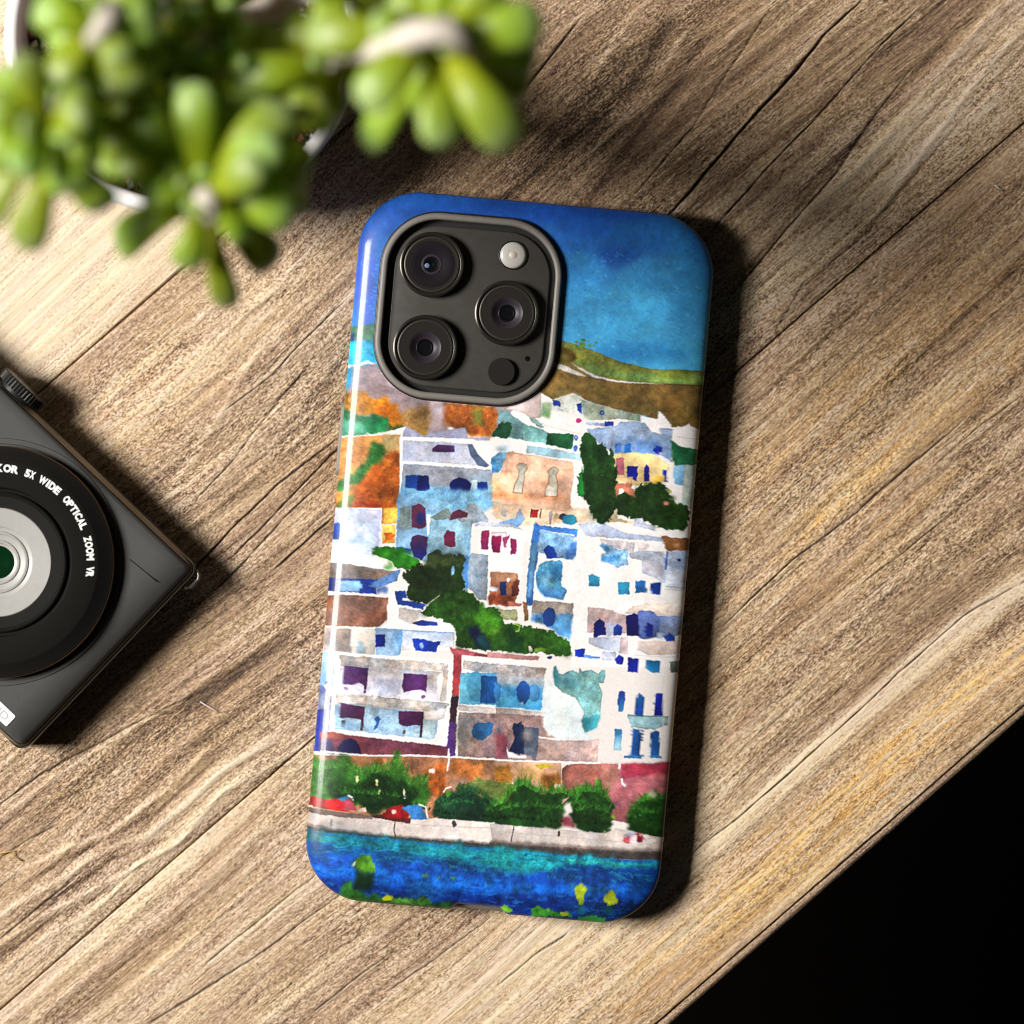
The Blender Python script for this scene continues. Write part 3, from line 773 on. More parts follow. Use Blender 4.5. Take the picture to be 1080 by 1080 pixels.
# peach house with two arched windows
Q('r1', [945,1010, 960,900, 1000,788, 1030,785, 1080,800, 1080,1200, 960,1200], (236,192,168), var=.2)
Q('r2', [-80,790, 60,808, 290,850, 297,920, 285,1000, 275,1095, 335,1150, -110,1140], (236,184,154), var=.2)
Q('r4', [-110,-10, 345,-30, 335,120, 335,195, 300,212, 0,172, -110,150], (236,186,156), var=.2)
Q('r4', [-110,20, 0,110, 180,120, 280,110, 330,160, 300,150, 100,135, -110,140], (228,142,88), soft=2.4, edge=0, var=.3)
Q('r4', [-110,60, 330,20, 330,60, -110,110], (240,176,140), soft=3, edge=0, a=.6)
LN('r2', [-80,790, 60,808, 200,832, 290,850, 297,920, 285,1000], 3, (170,110,80), a=.6)
for off in (0,):
    Q('r2', [146,902, 165,880, 185,872, 208,882, 216,898, 200,918, 203,945, 212,985, 203,1048, 130,1044, 138,990, 152,960, 155,920], (150,84,54), jit=.4, a=.75)
    Q('r2', [150,904, 165,884, 185,877, 204,886, 210,898, 195,918, 198,945, 207,985, 198,1042, 136,1038, 143,990, 157,960, 160,920], (190,186,170), jit=.4, var=.25, edge=.1)
    Q('r2', [140,1000, 200,1000, 196,1042, 136,1038], (206,206,200), soft=1.5, edge=0)
    Q('r1', [1046,870, 1066,852, 1090,850, 1112,862, 1116,888, 1100,905, 1096,960, 1086,1030, 1030,1022, 1040,970, 1058,940, 1062,895], (150,84,54), jit=.4, a=.75)
    Q('r1', [1051,872, 1068,857, 1090,855, 1107,864, 1110,888, 1095,905, 1091,960, 1081,1024, 1036,1017, 1046,970, 1063,940, 1067,895], (186,182,166), jit=.4, var=.25, edge=.1)
# terrace under the peach house
Q('r4', [-110,150, 0,172, 310,212, 350,190, 470,200, 540,272, 690,262, 700,275, 380,270, 0,300, -110,230], (238,212,182), soft=.8, var=.15)
Q('r4', [-110,175, 60,190, 300,215, 280,232, 0,225, -110,200], (238,196,160), soft=1, edge=0)
Q('r4', [20,232, 45,190, 72,252, 30,272], (150,170,196))
Q('r4', [-60,200, -40,190, -36,240, -60,240], (180,175,180))
Q('r4', [110,200, 152,202, 146,246, 108,242], (150,30,36))
LN('r4', [112,195, 104,245], 6, (60,40,50)); LN('r4', [165,195, 160,250], 7, (70,60,70))
Q('r4', [210,212, 230,205, 226,292, 214,282], (160,156,164))
EL('r4', 255,250, 20,28, (236,200,150))
EL('r4', 292,242, 24,20, (62,50,80)); EL('r4', 330,258, 42,32, (36,140,172), jit=.9)
Q('r4', [-80,275, 50,240, 72,255, 40,300, -20,305], (124,168,216), jit=.8, var=.3)
Q('r4', [345,205, 450,205, 540,270, 480,272, 390,240], (238,218,192), soft=1)
Q('r4', [590,180, 605,250, 650,262, 680,272, 540,272, 566,225], (206,186,146), var=.2)
# --- blue tower in the middle
Q('r4', [95,300, 150,290, 420,318, 450,400, 400,500, 350,1000, 80,760], W_, edge=0, jit=.3)
Q('r4', [130,270, 155,290, 412,318, 414,356, 358,354, 355,342, 165,318, 150,462, 128,560, 118,745, 80,752, 86,600, 108,400], (54,114,194), var=.35)
Q('r4', [108,400, 140,380, 125,560, 105,700, 90,700], (96,160,210), soft=1.2, edge=0)
Q('r4', [160,320, 356,350, 350,385, 372,402, 440,388, 444,425, 380,440, 342,488, 250,472, 185,455, 140,440], (116,158,200), var=.45, jit=1)
Q('r4', [340,390, 440,388, 442,425, 380,430, 345,485, 300,470], (74,126,194), soft=1, var=.4, jit=1)
Q('r4', [178,430, 205,402, 240,415, 258,455, 262,475, 200,482], (20,50,134), jit=.8)
Q('r4', [408,425, 440,420, 448,482, 412,470], (160,186,226), soft=1)
Q('r4', [150,520, 200,492, 270,488, 292,505, 280,632, 312,660, 292,718, 180,692, 140,650, 135,580], (70,146,194), var=.5, jit=1.2)
EL('r4', 190,600, 34,40, (120,180,216), soft=2.5, edge=0)
EL('r4', 255,560, 24,40, (46,118,182), soft=2, edge=0)
Q('r4', [140,640, 300,660, 290,716, 180,692], (70,132,192), soft=1, var=.4)
Q('r4', [120,718, 352,735, 345,812, 112,790], (152,144,138), var=.35)
Q('r4', [108,792, 345,800, 330,955, 290,922, 180,855, 110,842], (76,136,196), var=.45, soft=.8)
EL('r4', 212,815, 38,55, (26,58,128), jit=1); EL('r4', 290,860, 44,48, (80,146,204), soft=1, jit=1, edge=.2)
LN('r4', [372,440, 366,700, 350,930], 8, (196,210,232), a=.8)
# --- white house in the middle
Q('r3', [850,282, 900,270, 1090,300, 1150,320, 1140,560, 1085,760, 945,755, 935,600], W_, edge=0, jit=.3, var=.05)
Q('r3', [880,275, 1080,285, 1160,320, 1080,302, 860,292], (206,210,228), soft=.5)
Q('r3', [840,450, 946,460, 936,722, 890,716, 832,640], (132,146,162), var=.28)
Q('r3', [905,320, 952,322, 940,430, 904,425], (150,34,92), var=.3)
Q('r3', [960,330, 1052,325, 1050,352, 966,358], (200,190,200))
Q('r3', [968,352, 1022,350, 1010,450, 970,446, 962,400], (126,22,66), var=.3)
Q('r3', [1030,365, 1062,340, 1060,370, 1042,400, 1048,422, 1034,418], (166,60,108), jit=1)
Q('r4', [-8,365, 28,370, 24,455, -6,455], (142,32,82))
Q('r3', [960,558, 1110,562, 1120,610, 1105,640, 1110,690, 1090,750, 948,742, 952,680], (150,90,62), var=.35)
Q('r3', [965,560, 1110,564, 1108,602, 965,622], (168,118,92), soft=1, edge=0)
Q('r3', [950,680, 1080,690, 1100,745, 950,738], (112,50,32), soft=1, var=.4)
Q('r3', [1008,612, 1046,608, 1048,690, 1010,690], (26,40,92), jit=.8)
EL('r3', 1058,600, 10,12, W_, edge=0)
Q('r3', [946,630, 1000,650, 990,670, 948,665], (206,214,232))
Q('r4', [20,600, 40,610, 36,690, 0,700, 0,640], (96,44,34), soft=.7)
Q('r4', [-20,720, 60,735, 50,750, -20,748], (180,100,80))
Q('r3', [990,768, 1110,772, 1110,835, 1020,825], (136,136,100), var=.3)
Q('r4', [62,725, 85,730, 96,830, 70,842], (120,82,50))
# --- the big white house on the right
Q('r4', [375,275, 900,350, 1200,350, 1200,1100, 330,1100, 350,900], W_, jit=.2, edge=0, var=.05)
Q('r4', [378,280, 500,270, 640,330, 870,362, 862,385, 700,372, 420,350], (184,194,222), var=.22)
Q('r4', [700,250, 750,245, 765,285, 825,295, 820,325, 690,290], (190,196,220), soft=.6)
Q('r4', [500,366, 700,388, 690,450, 640,430, 560,410, 510,395], (198,188,192), var=.25, soft=.6)
Q('r4', [700,385, 780,395, 775,430, 720,445], (214,196,194), soft=.8)
Q('r4', [498,405, 520,388, 565,410, 610,430, 660,425, 662,512, 600,530, 560,510, 510,492, 512,455, 535,445], (122,168,208), var=.5, jit=1)
Q('r4', [505,400, 535,400, 560,440, 530,440], (54,108,160), soft=.8)
Q('r4', [510,450, 560,465, 620,455, 615,490, 560,500, 510,492], (66,136,196), soft=1, edge=.2, var=.4)
Q('r4', [660,450, 740,436, 868,440, 885,545, 880,600, 865,618, 800,582, 742,560, 740,490, 680,480], (178,190,216), var=.28)
Q('r4', [745,495, 870,510, 860,600, 800,580, 745,550], (190,188,202), soft=1.4, edge=0)
Q('r4', [855,350, 940,362, 1200,368, 1200,438, 880,436], (124,78,42), var=.4)
EL('r4', 945,405, 20,12, (190,150,110), soft=1, edge=0)
Q('r4', [875,438, 1200,438, 1200,610, 980,625, 880,560], (150,170,202), var=.3)
Q('r4', [880,545, 1000,560, 1000,660, 870,655], (190,200,220), soft=1, edge=0)
Q('r4', [875,445, 890,445, 886,542, 875,540], (30,80,182)); EL('r4', 955,488, 10,7, (20,40,110))
LN('r4', [870,640, 1000,650], 5, (160,160,180)); LN('r4', [870,655, 1000,664], 4, (180,180,160))
Q('r4', [436,572, 452,568, 505,587, 500,640, 440,636], (44,142,182)); Q('r4', [602,612, 672,612, 668,655, 676,682, 610,684], (42,140,186))
Q('r4', [706,606, 767,602, 766,672, 704,676], (32,110,196)); Q('r4', [788,622, 852,612, 846,682, 796,684], (20,52,142))
Q('r4', [690,752, 760,738, 985,730, 1100,732, 1100,806, 850,804, 720,788, 640,800], (226,208,198), var=.2)
Q('r4', [432,755, 560,770, 640,800, 660,812, 650,905, 430,905], (200,172,166), var=.25, g=((186,160,168), 0, 1))
Q('r4', [540,850, 590,850, 640,900, 540,920], (170,180,210), soft=1, edge=0)
Q('r4', [840,806, 1100,808, 1100,895, 930,925, 830,932], (124,142,186), var=.35, soft=.7)
Q('r4', [715,790, 770,778, 812,790, 845,830, 845,875, 820,930, 722,926], (74,94,154), var=.3, sm=True)
Q('r4', [465,900, 470,850, 505,820, 530,850, 536,916, 492,920, 482,942, 466,936], (22,28,112), jit=.8)
Q('r4', [580,868, 602,850, 630,870, 622,918, 580,920], (28,56,156))
Q('r4', [650,810, 700,790, 720,800, 722,880, 732,925, 654,920], (18,18,78), jit=.8)
Q('r4', [758,870, 776,843, 802,860, 802,926, 762,926], (20,30,112))
Q('r4', [830,900, 870,905, 860,935, 830,932], (160,190,225), soft=.6)
Q('r4', [873,922, 902,905, 932,925, 934,962, 880,958], (26,62,162), jit=.9)
LN('r4', [920,950, 945,970], 8, (60,40,50))
Q('r4', [440,930, 615,925, 612,1012, 520,1000, 440,965], (198,206,230), soft=.7, var=.15)
Q('r4', [620,930, 662,930, 660,1028, 610,1022], (206,186,196))
Q('r4', [715,950, 1100,955, 1100,1022, 780,1030, 712,1000], (228,210,202), var=.14)
LN('r4', [700,1032, 1000,1048], 4, (200,186,182), a=.7)
Q('r4', [358,1000, 416,995, 416,1042, 356,1037], (14,46,182), jit=.8)
Q('r4', [414,1025, 500,1040, 500,1050, 414,1046], (90,140,216))
Q('r4', [515,1010, 596,1015, 592,1062, 515,1056], (188,192,214))
# --- pink roofs and the two balcony houses (r5 / r6)
Q('r5', [100,140, 300,160, 830,190, 815,690, 830,700, 90,620], W_, jit=.2, edge=0, var=.05)
Q('r5', [60,150, 160,150, 140,340, 40,340], (126,170,222), var=.25, g=((160,186,226), 1, 0))
EL('r5', 105,325, 14,9, (40,40,90))
Q('r5', [40,340, 80,340, 130,400, 120,600, 90,620, 30,600], (122,128,192), var=.3, soft=.7)
Q('r5', [60,380, 100,390, 95,480, 55,480], (120,130,160), soft=.7)
Q('r5', [30,480, 100,480, 95,560, 60,720, 20,720], (30,50,152), var=.3, soft=.6)
Q('r5', [178,168, 300,175, 800,216, 790,262, 700,250, 600,258, 420,236, 180,228], (182,174,171), var=.4)
LN('r5', [180,228, 420,238, 600,262, 780,266], 8, (150,142,142), a=.7)
Q('r5', [180,240, 200,225, 740,262, 765,300, 742,432, 640,420, 190,382], (214,210,226), var=.2)
Q('r5', [345,240, 545,258, 540,300, 345,295], (196,190,192), soft=1.2, edge=0)
Q('r5', [675,285, 760,265, 740,320, 680,330], (196,188,184), soft=1)
Q('r5', [345,300, 530,300, 530,395, 345,380], (206,206,228), soft=1.5, edge=0, var=.2)
Q('r5', [198,226, 343,238, 330,362, 318,372, 316,340, 290,328, 250,336, 200,332], (80,40,96), jit=.6, var=.3)
EL('r5', 215,355, 8,10, (110,60,120)); EL('r5', 322,374, 8,9, (110,50,100))
Q('r5', [545,270, 677,278, 672,378, 640,362, 600,366, 545,380, 534,340], (84,40,100), jit=.6, var=.3)
EL('r5', 655,405, 14,9, (120,70,120))
Q('r5', [768,250, 800,250, 782,430, 750,432], (206,190,180), var=.2)
Q('r5', [735,290, 768,258, 768,300, 750,430, 735,400], W_, edge=.1)
Q('r5', [150,388, 320,395, 806,442, 780,478, 700,500, 640,482, 420,460, 160,442], (182,174,170), var=.4)
LN('r5', [160,442, 330,452, 420,464, 640,486], 10, (140,130,130), a=.7, jit=1.2)
Q('r5', [150,445, 330,455, 660,490, 740,545, 735,600, 640,640, 150,590], (156,192,222), var=.3)
Q('r5', [660,490, 790,468, 770,530, 720,545, 660,535], (206,196,194), var=.2, soft=.6)
Q('r5', [650,540, 690,532, 725,550, 736,600, 715,640, 690,650, 650,640], (182,212,226), jit=.4)
Q('r5', [178,438, 322,463, 318,500, 310,600, 296,598, 300,532, 240,525, 172,525], (60,28,62), jit=.6, var=.3)
Q('r5', [190,540, 212,540, 205,582, 188,580], (70,50,60))
Q('r5', [513,485, 657,490, 655,550, 645,640, 634,634, 638,570, 600,565, 560,575, 515,560], (66,28,66), jit=.6, var=.3)
EL('r5', 545,605, 10,12, (110,80,80))
Q('r5', [372,530, 400,512, 408,530, 395,580, 368,596, 388,555], (42,92,172), jit=.8)
EL('r5', 240,570, 70,18, (128,170,210), soft=1.6, edge=0)
LN('r5', [85,600, 300,622, 560,650, 800,680], 10, W_)
Q('r5', [60,605, 90,602, 300,632, 800,688, 800,712, 785,742, 330,736, 60,712], (126,60,76), var=.35)
Q('r5', [60,605, 200,618, 190,640, 60,640], (170,80,70), soft=1.2, edge=0)
Q('r5', [165,692, 195,655, 240,638, 280,660, 296,700, 302,740, 165,735], (26,26,72), jit=.6)
Q('r5', [60,660, 130,640, 150,735, 60,715], (50,40,100), soft=1.2, edge=0)
# pink roof, red pillar
Q('r5', [805,122, 960,150, 1080,175, 1080,190, 880,168, 872,250, 855,402, 818,402, 830,170], (150,52,58), var=.3)
Q('r5', [805,122, 960,150, 940,168, 870,172, 830,165], (196,92,104), soft=.8)
Q('r5', [815,400, 856,400, 842,552, 803,552], (50,30,42), soft=.6); Q('r5', [803,548, 846,550, 836,745, 806,745, 790,692], (76,42,112), soft=.6, var=.3)
Q('r6', [-60,150, 0,155, 240,175, 232,196, 0,186, -60,180], (206,142,142))
Q('r5', [875,165, 1090,185, 1250,200, 1250,780, 850,745], W_, jit=.2, edge=0, var=.05)
Q('r5', [885,196, 1080,222, 1080,272, 960,262, 880,245], (188,180,178), var=.4)
Q('r6', [-10,215, 275,240, 266,305, 0,275], (168,158,158), var=.4)
Q('r5', [865,268, 1080,268, 1080,452, 858,446], (96,176,206), var=.3, g=((70,156,200), 1, .3))
Q('r6', [-10,270, 266,296, 246,478, -10,460], (176,176,182), var=.25, g=((56,150,202), 0, 1))
Q('r6', [-10,340, 250,350, 245,478, -10,460], (66,152,204), soft=2, edge=0, var=.3)
EL('r5', 955,345, 52,86, (72,152,192), jit=.7)
Q('r5', [985,282, 1068,285, 1080,330, 1062,442, 978,440], (24,76,144), jit=.8, var=.35)
Q('r5', [1060,320, 1100,340, 1085,430, 1060,430], (50,120,180), soft=.7)
EL('r6', 208,382, 34,52, (70,136,190)); EL('r6', 146,380, 38,70, (28,74,146), jit=.8); EL('r6', 138,440, 7,10, (150,190,210))
Q('r5', [855,448, 1080,470, 1080,502, 858,482], (218,208,204), var=.25)
Q('r6', [-10,465, 292,495, 266,512, 150,520, -10,500], (194,178,174), var=.3)
Q('r5', [858,492, 1090,500, 1090,758, 848,742], (142,126,120), var=.4, g=((150,118,120), 1, .3))
EL('r5', 880,620, 34,90, (106,104,102), soft=3, edge=0)
Q('r5', [940,562, 975,548, 1010,556, 1030,544, 1055,556, 1045,612, 1020,630, 990,652, 940,640, 930,600], (36,86,132), jit=.8, var=.3)
Q('r6', [-10,498, 266,512, 262,592, 300,612, 345,642, 235,632, 235,772, -10,766], (146,118,116), var=.35)
Q('r6', [-10,600, 62,620, 52,762, -10,764], (122,60,76), soft=1.4, var=.4, edge=0)
Q('r6', [85,560, 108,560, 130,545, 152,580, 152,732, 60,722, 75,680, 95,650], (22,36,72), jit=1.0, var=.4)
EL('r6', 5,600, 12,24, (50,80,110), soft=1)
Q('r6', [150,575, 236,580, 228,690, 218,775, 195,768, 190,740, 150,732], (78,88,108), jit=.8, var=.4)
EL('r6', 165,625, 26,34, (140,130,130), soft=2.4, edge=0)
Q('r6', [48,690, 62,720, 120,738, 162,738, 162,756, 100,752, 58,756], W_, edge=0, jit=.8)
LN('r6', [232,632, 290,640, 345,648], 6, W_)
# teal stain on the white gable
Q('r6', [262,285, 320,330, 440,410, 480,500, 492,605, 560,640, 345,655, 300,622, 262,585], (222,231,233), soft=.8, var=.1, edge=.1)
Q('r6', [318,232, 332,224, 345,270, 372,276, 390,262, 430,252, 460,268, 466,236, 480,260, 532,248, 572,275, 590,250, 612,253, 612,290, 604,325, 574,325, 596,380, 586,500, 565,582, 495,610, 478,545, 492,490, 462,440, 440,408, 370,380, 322,332], (112,168,172), jit=.5, var=.35, edge=.5)
Q('r6', [480,520, 580,510, 562,580, 498,606], (52,142,160), soft=1, edge=.3)
EL('r6', 420,330, 60,24, (84,150,158), soft=2, edge=0)
Q('r6', [318,240, 334,230, 345,290, 340,340, 322,330], (60,136,146), soft=1, edge=.2)
Q('r6', [234,640, 345,652, 480,655, 576,645, 572,778, 234,766], (176,151,148), var=.3)
# windows of the right gable
Q('r6', [690,378, 708,368, 726,380, 722,440, 714,492, 688,490, 685,430], (28,60,160), g=((50,124,190), 0, 1))
Q('r6', [785,430, 800,380, 836,402, 832,480, 822,520, 800,536, 784,500], (28,94,168), g=((24,60,150), 0, 1))
Q('r6', [897,385, 942,388, 945,516, 890,516], (20,32,142))
Q('r6', [740,505, 800,512, 975,518, 968,568, 890,592, 762,580], (142,182,192), var=.25, edge=.5)
LN('r6', [745,508, 975,520], 5, (60,90,100))
Q('r6', [668,590, 708,590, 706,710, 660,712], (40,112,164), g=((160,198,214), 0, 1))
Q('r6', [768,590, 816,590, 811,742, 755,742], (26,78,152)); Q('r6', [718,742, 836,734, 822,755, 718,756], (42,112,172))
Q('r6', [873,610, 900,594, 926,608, 922,752, 868,756], (26,80,152)); LN('r6', [865,745, 935,750], 12, (50,120,176))
for k_ in range(4): EL('r6', 826, 600 + 18 * k_, 6, 6, (90,120,150), jit=.8)
LN('r6', [945,300, 940,760], 7, (222,212,200), a=.7)
Q('r6', [670,192, 692,168, 718,180, 712,220, 680,215], (22,32,142), jit=.8)
Q('r6', [742,180, 804,185, 804,268, 740,262], (16,26,132)); Q('r6', [848,195, 926,200, 926,268, 880,266, 848,240], (26,106,166))
Q('r6', [985,205, 1080,205, 1080,272, 985,270], (96,106,96))
EL('r6', 293,180, 13,8, (30,40,122))
# --- terrace wall behind the bushes
Q('r5', [20,738, 330,742, 850,748, 1090,762, 1090,1100, 20,1100], (178,118,82), jit=.3, var=.35)
Q('r5', [640,840, 720,800, 790,760, 785,850, 775,1000, 690,960], (180,90,34), soft=1.4, jit=2, var=.5, edge=.1)
Q('r5', [800,762, 1000,770, 985,860, 870,870, 810,820], (178,104,50), soft=1.6, jit=2, var=.45)
EL('r5', 400,775, 26,22, (150,80,34), soft=.7)
Q('r5', [250,745, 380,748, 370,800, 260,800], (160,110,70), soft=1)
Q('r5', [820,880, 900,870, 880,950, 820,940], (196,150,124), soft=1.6, edge=0)
Q('r6', [-20,768, 240,772, 362,780, 365,1100, -20,1100], (206,156,122), jit=.3, var=.25)
Q('r6', [-20,800, 60,808, 88,860, 70,900, 10,912, -20,900], (190,120,40), soft=1, jit=1.6, var=.4)
Q('r6', [240,845, 300,838, 352,840, 350,930, 262,942], (176,112,44), soft=1, jit=1.6, var=.4)
Q('r6', [210,795, 260,785, 322,800, 240,816], (198,178,42), soft=.6, jit=1)
Q('r6', [100,820, 200,800, 250,870, 150,900], (190,150,90), soft=2, edge=0)
Q('r6', [365,900, 368,815, 385,795, 440,785, 592,785, 592,1000, 365,1000], (146,86,76), var=.35)
Q('r6', [590,785, 700,788, 950,780, 1120,780, 1120,1200, 620,1100, 590,960], (178,98,106), var=.28)
Q('r6', [590,790, 690,790, 680,900, 640,960, 592,940], (172,112,98), soft=1.4, var=.3, edge=0)
Q('r6', [705,788, 950,780, 1120,780, 1120,842, 940,842, 800,862, 705,872], (150,46,66), soft=1.2, var=.35)
LN('r5', [90,718, 330,740, 600,738, 850,750, 1090,764], 9, W_); LN('r6', [0,766, 360,778, 590,782], 9, W_)
LN('r5', [800,700, 803,760, 790,830], 9, W_); LN('r6', [692,785, 696,800, 690,815], 14, W_); LN('r6', [706,868, 712,900, 732,916], 12, W_)
LN('r5', [845,700, 842,745], 9, W_)
for c_ in [('r5',705,830,20,14),('r5',985,890,14,12),('r6',340,915,22,14),('r6',95,905,12,10)]:
    EL(*c_, (228,212,200), jit=1.6, edge=0)
# --- trees between the houses
FOL('r2', [345,700, 400,688, 430,740, 470,745, 500,800, 522,760, 532,870, 552,910, 540,1000, 545,1090, 480,1200, 430,1180, 360,1060, 345,1010, 352,900, 340,800], (27,62,26), (16,40,16), (38,84,30), 60, 4, seed=2)
Q('r2', [325,960, 350,888, 362,1000, 350,1042, 322,1032], (26,124,44), jit=1.4)
FOL('r4', [390,0, 600,-40, 572,130, 600,172, 552,230, 520,248, 480,235, 465,200, 470,160, 410,112, 398,60], (28,56,22), (18,38,16), (38,76,26), 50, 4, seed=3)
Q('r4', [380,0, 402,0, 412,112, 380,112], (26,130,48), jit=1.2)
FOL('r4', [600,130, 630,110, 690,100, 720,60, 800,45, 872,60, 900,110, 930,160, 1010,190, 1000,300, 930,318, 830,296, 760,262, 690,252, 600,222], (29,58,20), (18,40,14), (44,80,24), 70, 4, seed=4)
Q('r2', [575,992, 640,1002, 648,1046, 610,1035], (190,118,90), jit=.8)
EL('r4', 880,162, 17,11, (212,140,110)); EL('r2', 712,972, 14,10, (130,150,30), jit=1.5); EL('r4', 905,95, 12,10, (200,190,50), jit=1.5)
Q('r3', [285,430, 320,408, 410,412, 440,440, 520,470, 555,515, 480,542, 420,532, 380,490, 290,462], (34,112,22), jit=1.5, var=.4, sm=True)
for q_ in range(9): EL('r3', R_.uniform(310,500), R_.uniform(425,520), 22, 15, R_.choice([(24,84,16),(52,136,28)]), soft=1, edge=0, jit=1.5, a=.7)
FOL('r3', [455,575, 530,512, 600,505, 590,462, 650,435, 700,462, 790,452, 812,480, 800,560, 805,655, 700,690, 610,745, 480,705, 492,620], (23,42,16), (14,26,10), (34,60,22), 50, 4, seed=5)
Q('r3', [585,475, 650,438, 700,462, 790,455, 806,490, 780,530, 680,520, 600,520], (62,80,40), soft=1.4, jit=2, var=.4, edge=.1)
EL('r3', 742,550, 10,26, (120,170,210), jit=1.2); EL('r3', 632,795, 12,12, (190,220,90), jit=1)
FOL('r3', [565,775, 680,690, 780,655, 850,680, 900,740, 950,755, 1010,780, 1035,850, 1090,850, 1250,880, 1330,905, 1400,960, 1420,1000, 1395,1030, 1250,1020, 1100,1015, 870,1000, 762,972, 762,885, 700,842, 575,795], (36,76,20), (20,50,16), (54,108,26), 110, 4.5, seed=6)
Q('r3', [860,800, 920,755, 1000,795, 1015,880, 950,925, 870,870], (60,126,26), soft=1, jit=2, var=.4)
EL('r3', 985,890, 22,16, (120,170,50), soft=1.4, edge=0, jit=2)
Q('r3', [835,880, 880,858, 925,915, 965,1000, 880,985, 850,930], (16,28,62), soft=1, jit=1.6, var=.4)
Q('r3', [880,930, 930,920, 960,995, 900,985], (20,62,70), soft=1, jit=1.6)
Q('r4', [-20,860, 60,935, 75,1000, 60,1016, -20,1016], (22,60,28), soft=1, jit=1.6, var=.4)
LN('r4', [10,850, 45,865, 40,890, 20,895], 8, (150,190,60)); Q('r4', [95,980, 108,975, 115,1010, 100,1012], (225,225,210))
Q('r4', [130,995, 210,990, 180,1015, 130,1012], (110,160,50), soft=.6, jit=1.4)
LN('r3', [585,752, 620,725, 668,688], 7, (150,160,130))
# --- bushes along the quay
FOL('r7', [10,60, 60,50, 130,62, 200,60, 232,30, 290,100, 320,120, 420,80, 470,120, 500,60, 530,0, 556,60, 572,120, 620,170, 690,150, 720,220, 690,330, 560,330, 300,330, 10,300], (52,108,32), (26,66,20), (96,146,56), 120, 3, seed=7, jit=3, soft=1.3)
BLADES('r7', [60,130, 150,110, 240,90, 330,150, 420,130, 540,60, 600,200, 690,200], (74,132,44), 130, 13, seed=41, spread=.7)
BLADES('r7', [60,200, 200,170, 330,200, 480,170, 640,240], (40,92,30), 110, 12, seed=42, spread=.8)
BLADES('r7', [60,80, 240,110, 420,130, 560,110, 700,190], (60,120,36), 50, 12, seed=8)
FOL('r7', [150,190, 220,170, 300,190, 400,140, 470,160, 560,190, 620,210, 650,240, 600,330, 470,350, 440,368, 360,365, 300,310, 150,290], (18,46,16), (12,32,12), (36,84,24), 60, 3, seed=9, jit=3, soft=1.4)
BLADES('r7', [150,230, 300,230, 400,190, 520,200, 640,260], (24,60,20), 80, 11, seed=43, spread=.8)
for cx, cy in [(305,170),(415,190),(575,240),(430,245)]: EL('r7', cx, cy, 9, 16, (214,214,150), jit=1.5, edge=0)
Q('r7', [568,250, 580,230, 582,280, 572,285], W_, edge=0)
FOL('r7', [880,210, 940,190, 990,160, 1090,190, 1190,200, 1190,300, 900,300], (98,112,52), (70,84,34), (130,130,60), 40, 3.5, seed=10, jit=2.6)
FOL('r7', [745,320, 800,260, 880,245, 950,212, 1000,270, 1090,290, 1090,425, 760,398], (20,52,36), (12,34,22), (36,92,52), 50, 3, seed=11, jit=3, soft=1.0)
BLADES('r7', [760,310, 880,260, 960,230, 1080,300], (30,84,48), 70, 10, seed=44, spread=.8)
LN('r7', [795,248, 812,225, 845,215], 9, W_); EL('r7', 825,255, 17,17, (70,160,40), jit=1.2); EL('r7', 862,296, 14,10, (60,150,90), jit=1.5)
FOL('r8', [-30,330, 60,290, 110,255, 150,170, 180,190, 235,215, 262,250, 350,245, 420,238, 480,262, 470,300, 410,320, 395,435, 270,458, -30,428], (26,64,22), (14,40,16), (60,120,34), 110, 3, seed=12, jit=3, soft=1.2)
BLADES('r8', [0,330, 60,300, 150,190, 250,250, 400,250, 480,280], (58,128,36), 120, 13, seed=45, spread=.7)
BLADES('r8', [60,290, 120,240, 170,200, 250,250, 420,250], (66,140,40), 60, 14, seed=13)
Q('r8', [385,400, 430,375, 462,420, 462,455, 400,442], (162,70,86), soft=1, jit=1.4)
Q('r8', [445,325, 470,285, 484,290, 462,330], (232,206,196), jit=.8); Q('r8', [392,310, 400,285, 440,270, 400,310], (214,150,150), jit=.8)
FOL('r8', [462,250, 500,225, 580,228, 640,250, 680,320, 678,385, 655,478, 500,472, 450,410, 448,310], (24,58,18), (14,38,12), (40,92,26), 60, 3, seed=14, jit=3, soft=0.9)
BLADES('r8', [455,330, 500,240, 600,240, 670,310], (40,104,28), 80, 12, seed=46, spread=1.0)
for pts in ([468,165, 486,240, 500,250, 478,255], [580,240, 590,168, 612,178, 620,250], [625,270, 660,205, 650,280], [660,330, 680,300, 672,345]):
    Q('r8', pts, (66,132,40), jit=1.2, soft=.5, var=.4)
EL('r8', 688,385, 10,16, (140,180,40), jit=1.6)
BLADES('r8', [470,260, 560,235, 650,260], (48,110,30), 36, 11, seed=15)
FOL('r8', [765,400, 790,350, 830,310, 855,275, 910,270, 960,280, 1060,290, 1060,500, 940,505, 870,500, 780,465], (25,64,20), (14,42,14), (52,112,32), 60, 3, seed=16, jit=3, soft=0.9)
BLADES('r8', [770,400, 830,310, 920,270, 1000,290], (46,112,32), 80, 11, seed=47, spread=1.0)
BLADES('r8', [775,370, 850,290, 960,285], (56,116,36), 36, 10, seed=17, spread=.8)
EL('r8', 912,255, 26,18, (212,190,170), soft=1, jit=2, edge=0, a=.8)
BLADES('r7', [160,260, 300,250, 450,260, 600,280], (40,92,30), 60, 9, seed=31, spread=.9)
BLADES('r7', [780,330, 900,300, 1080,330], (36,90,44), 46, 8, seed=32, spread=.9)
BLADES('r8', [0,360, 100,330, 250,330, 400,340], (50,110,34), 60, 9, seed=33, spread=.9)
BLADES('r8', [470,360, 560,330, 670,370], (40,96,28), 40, 9, seed=34, spread=1.0)
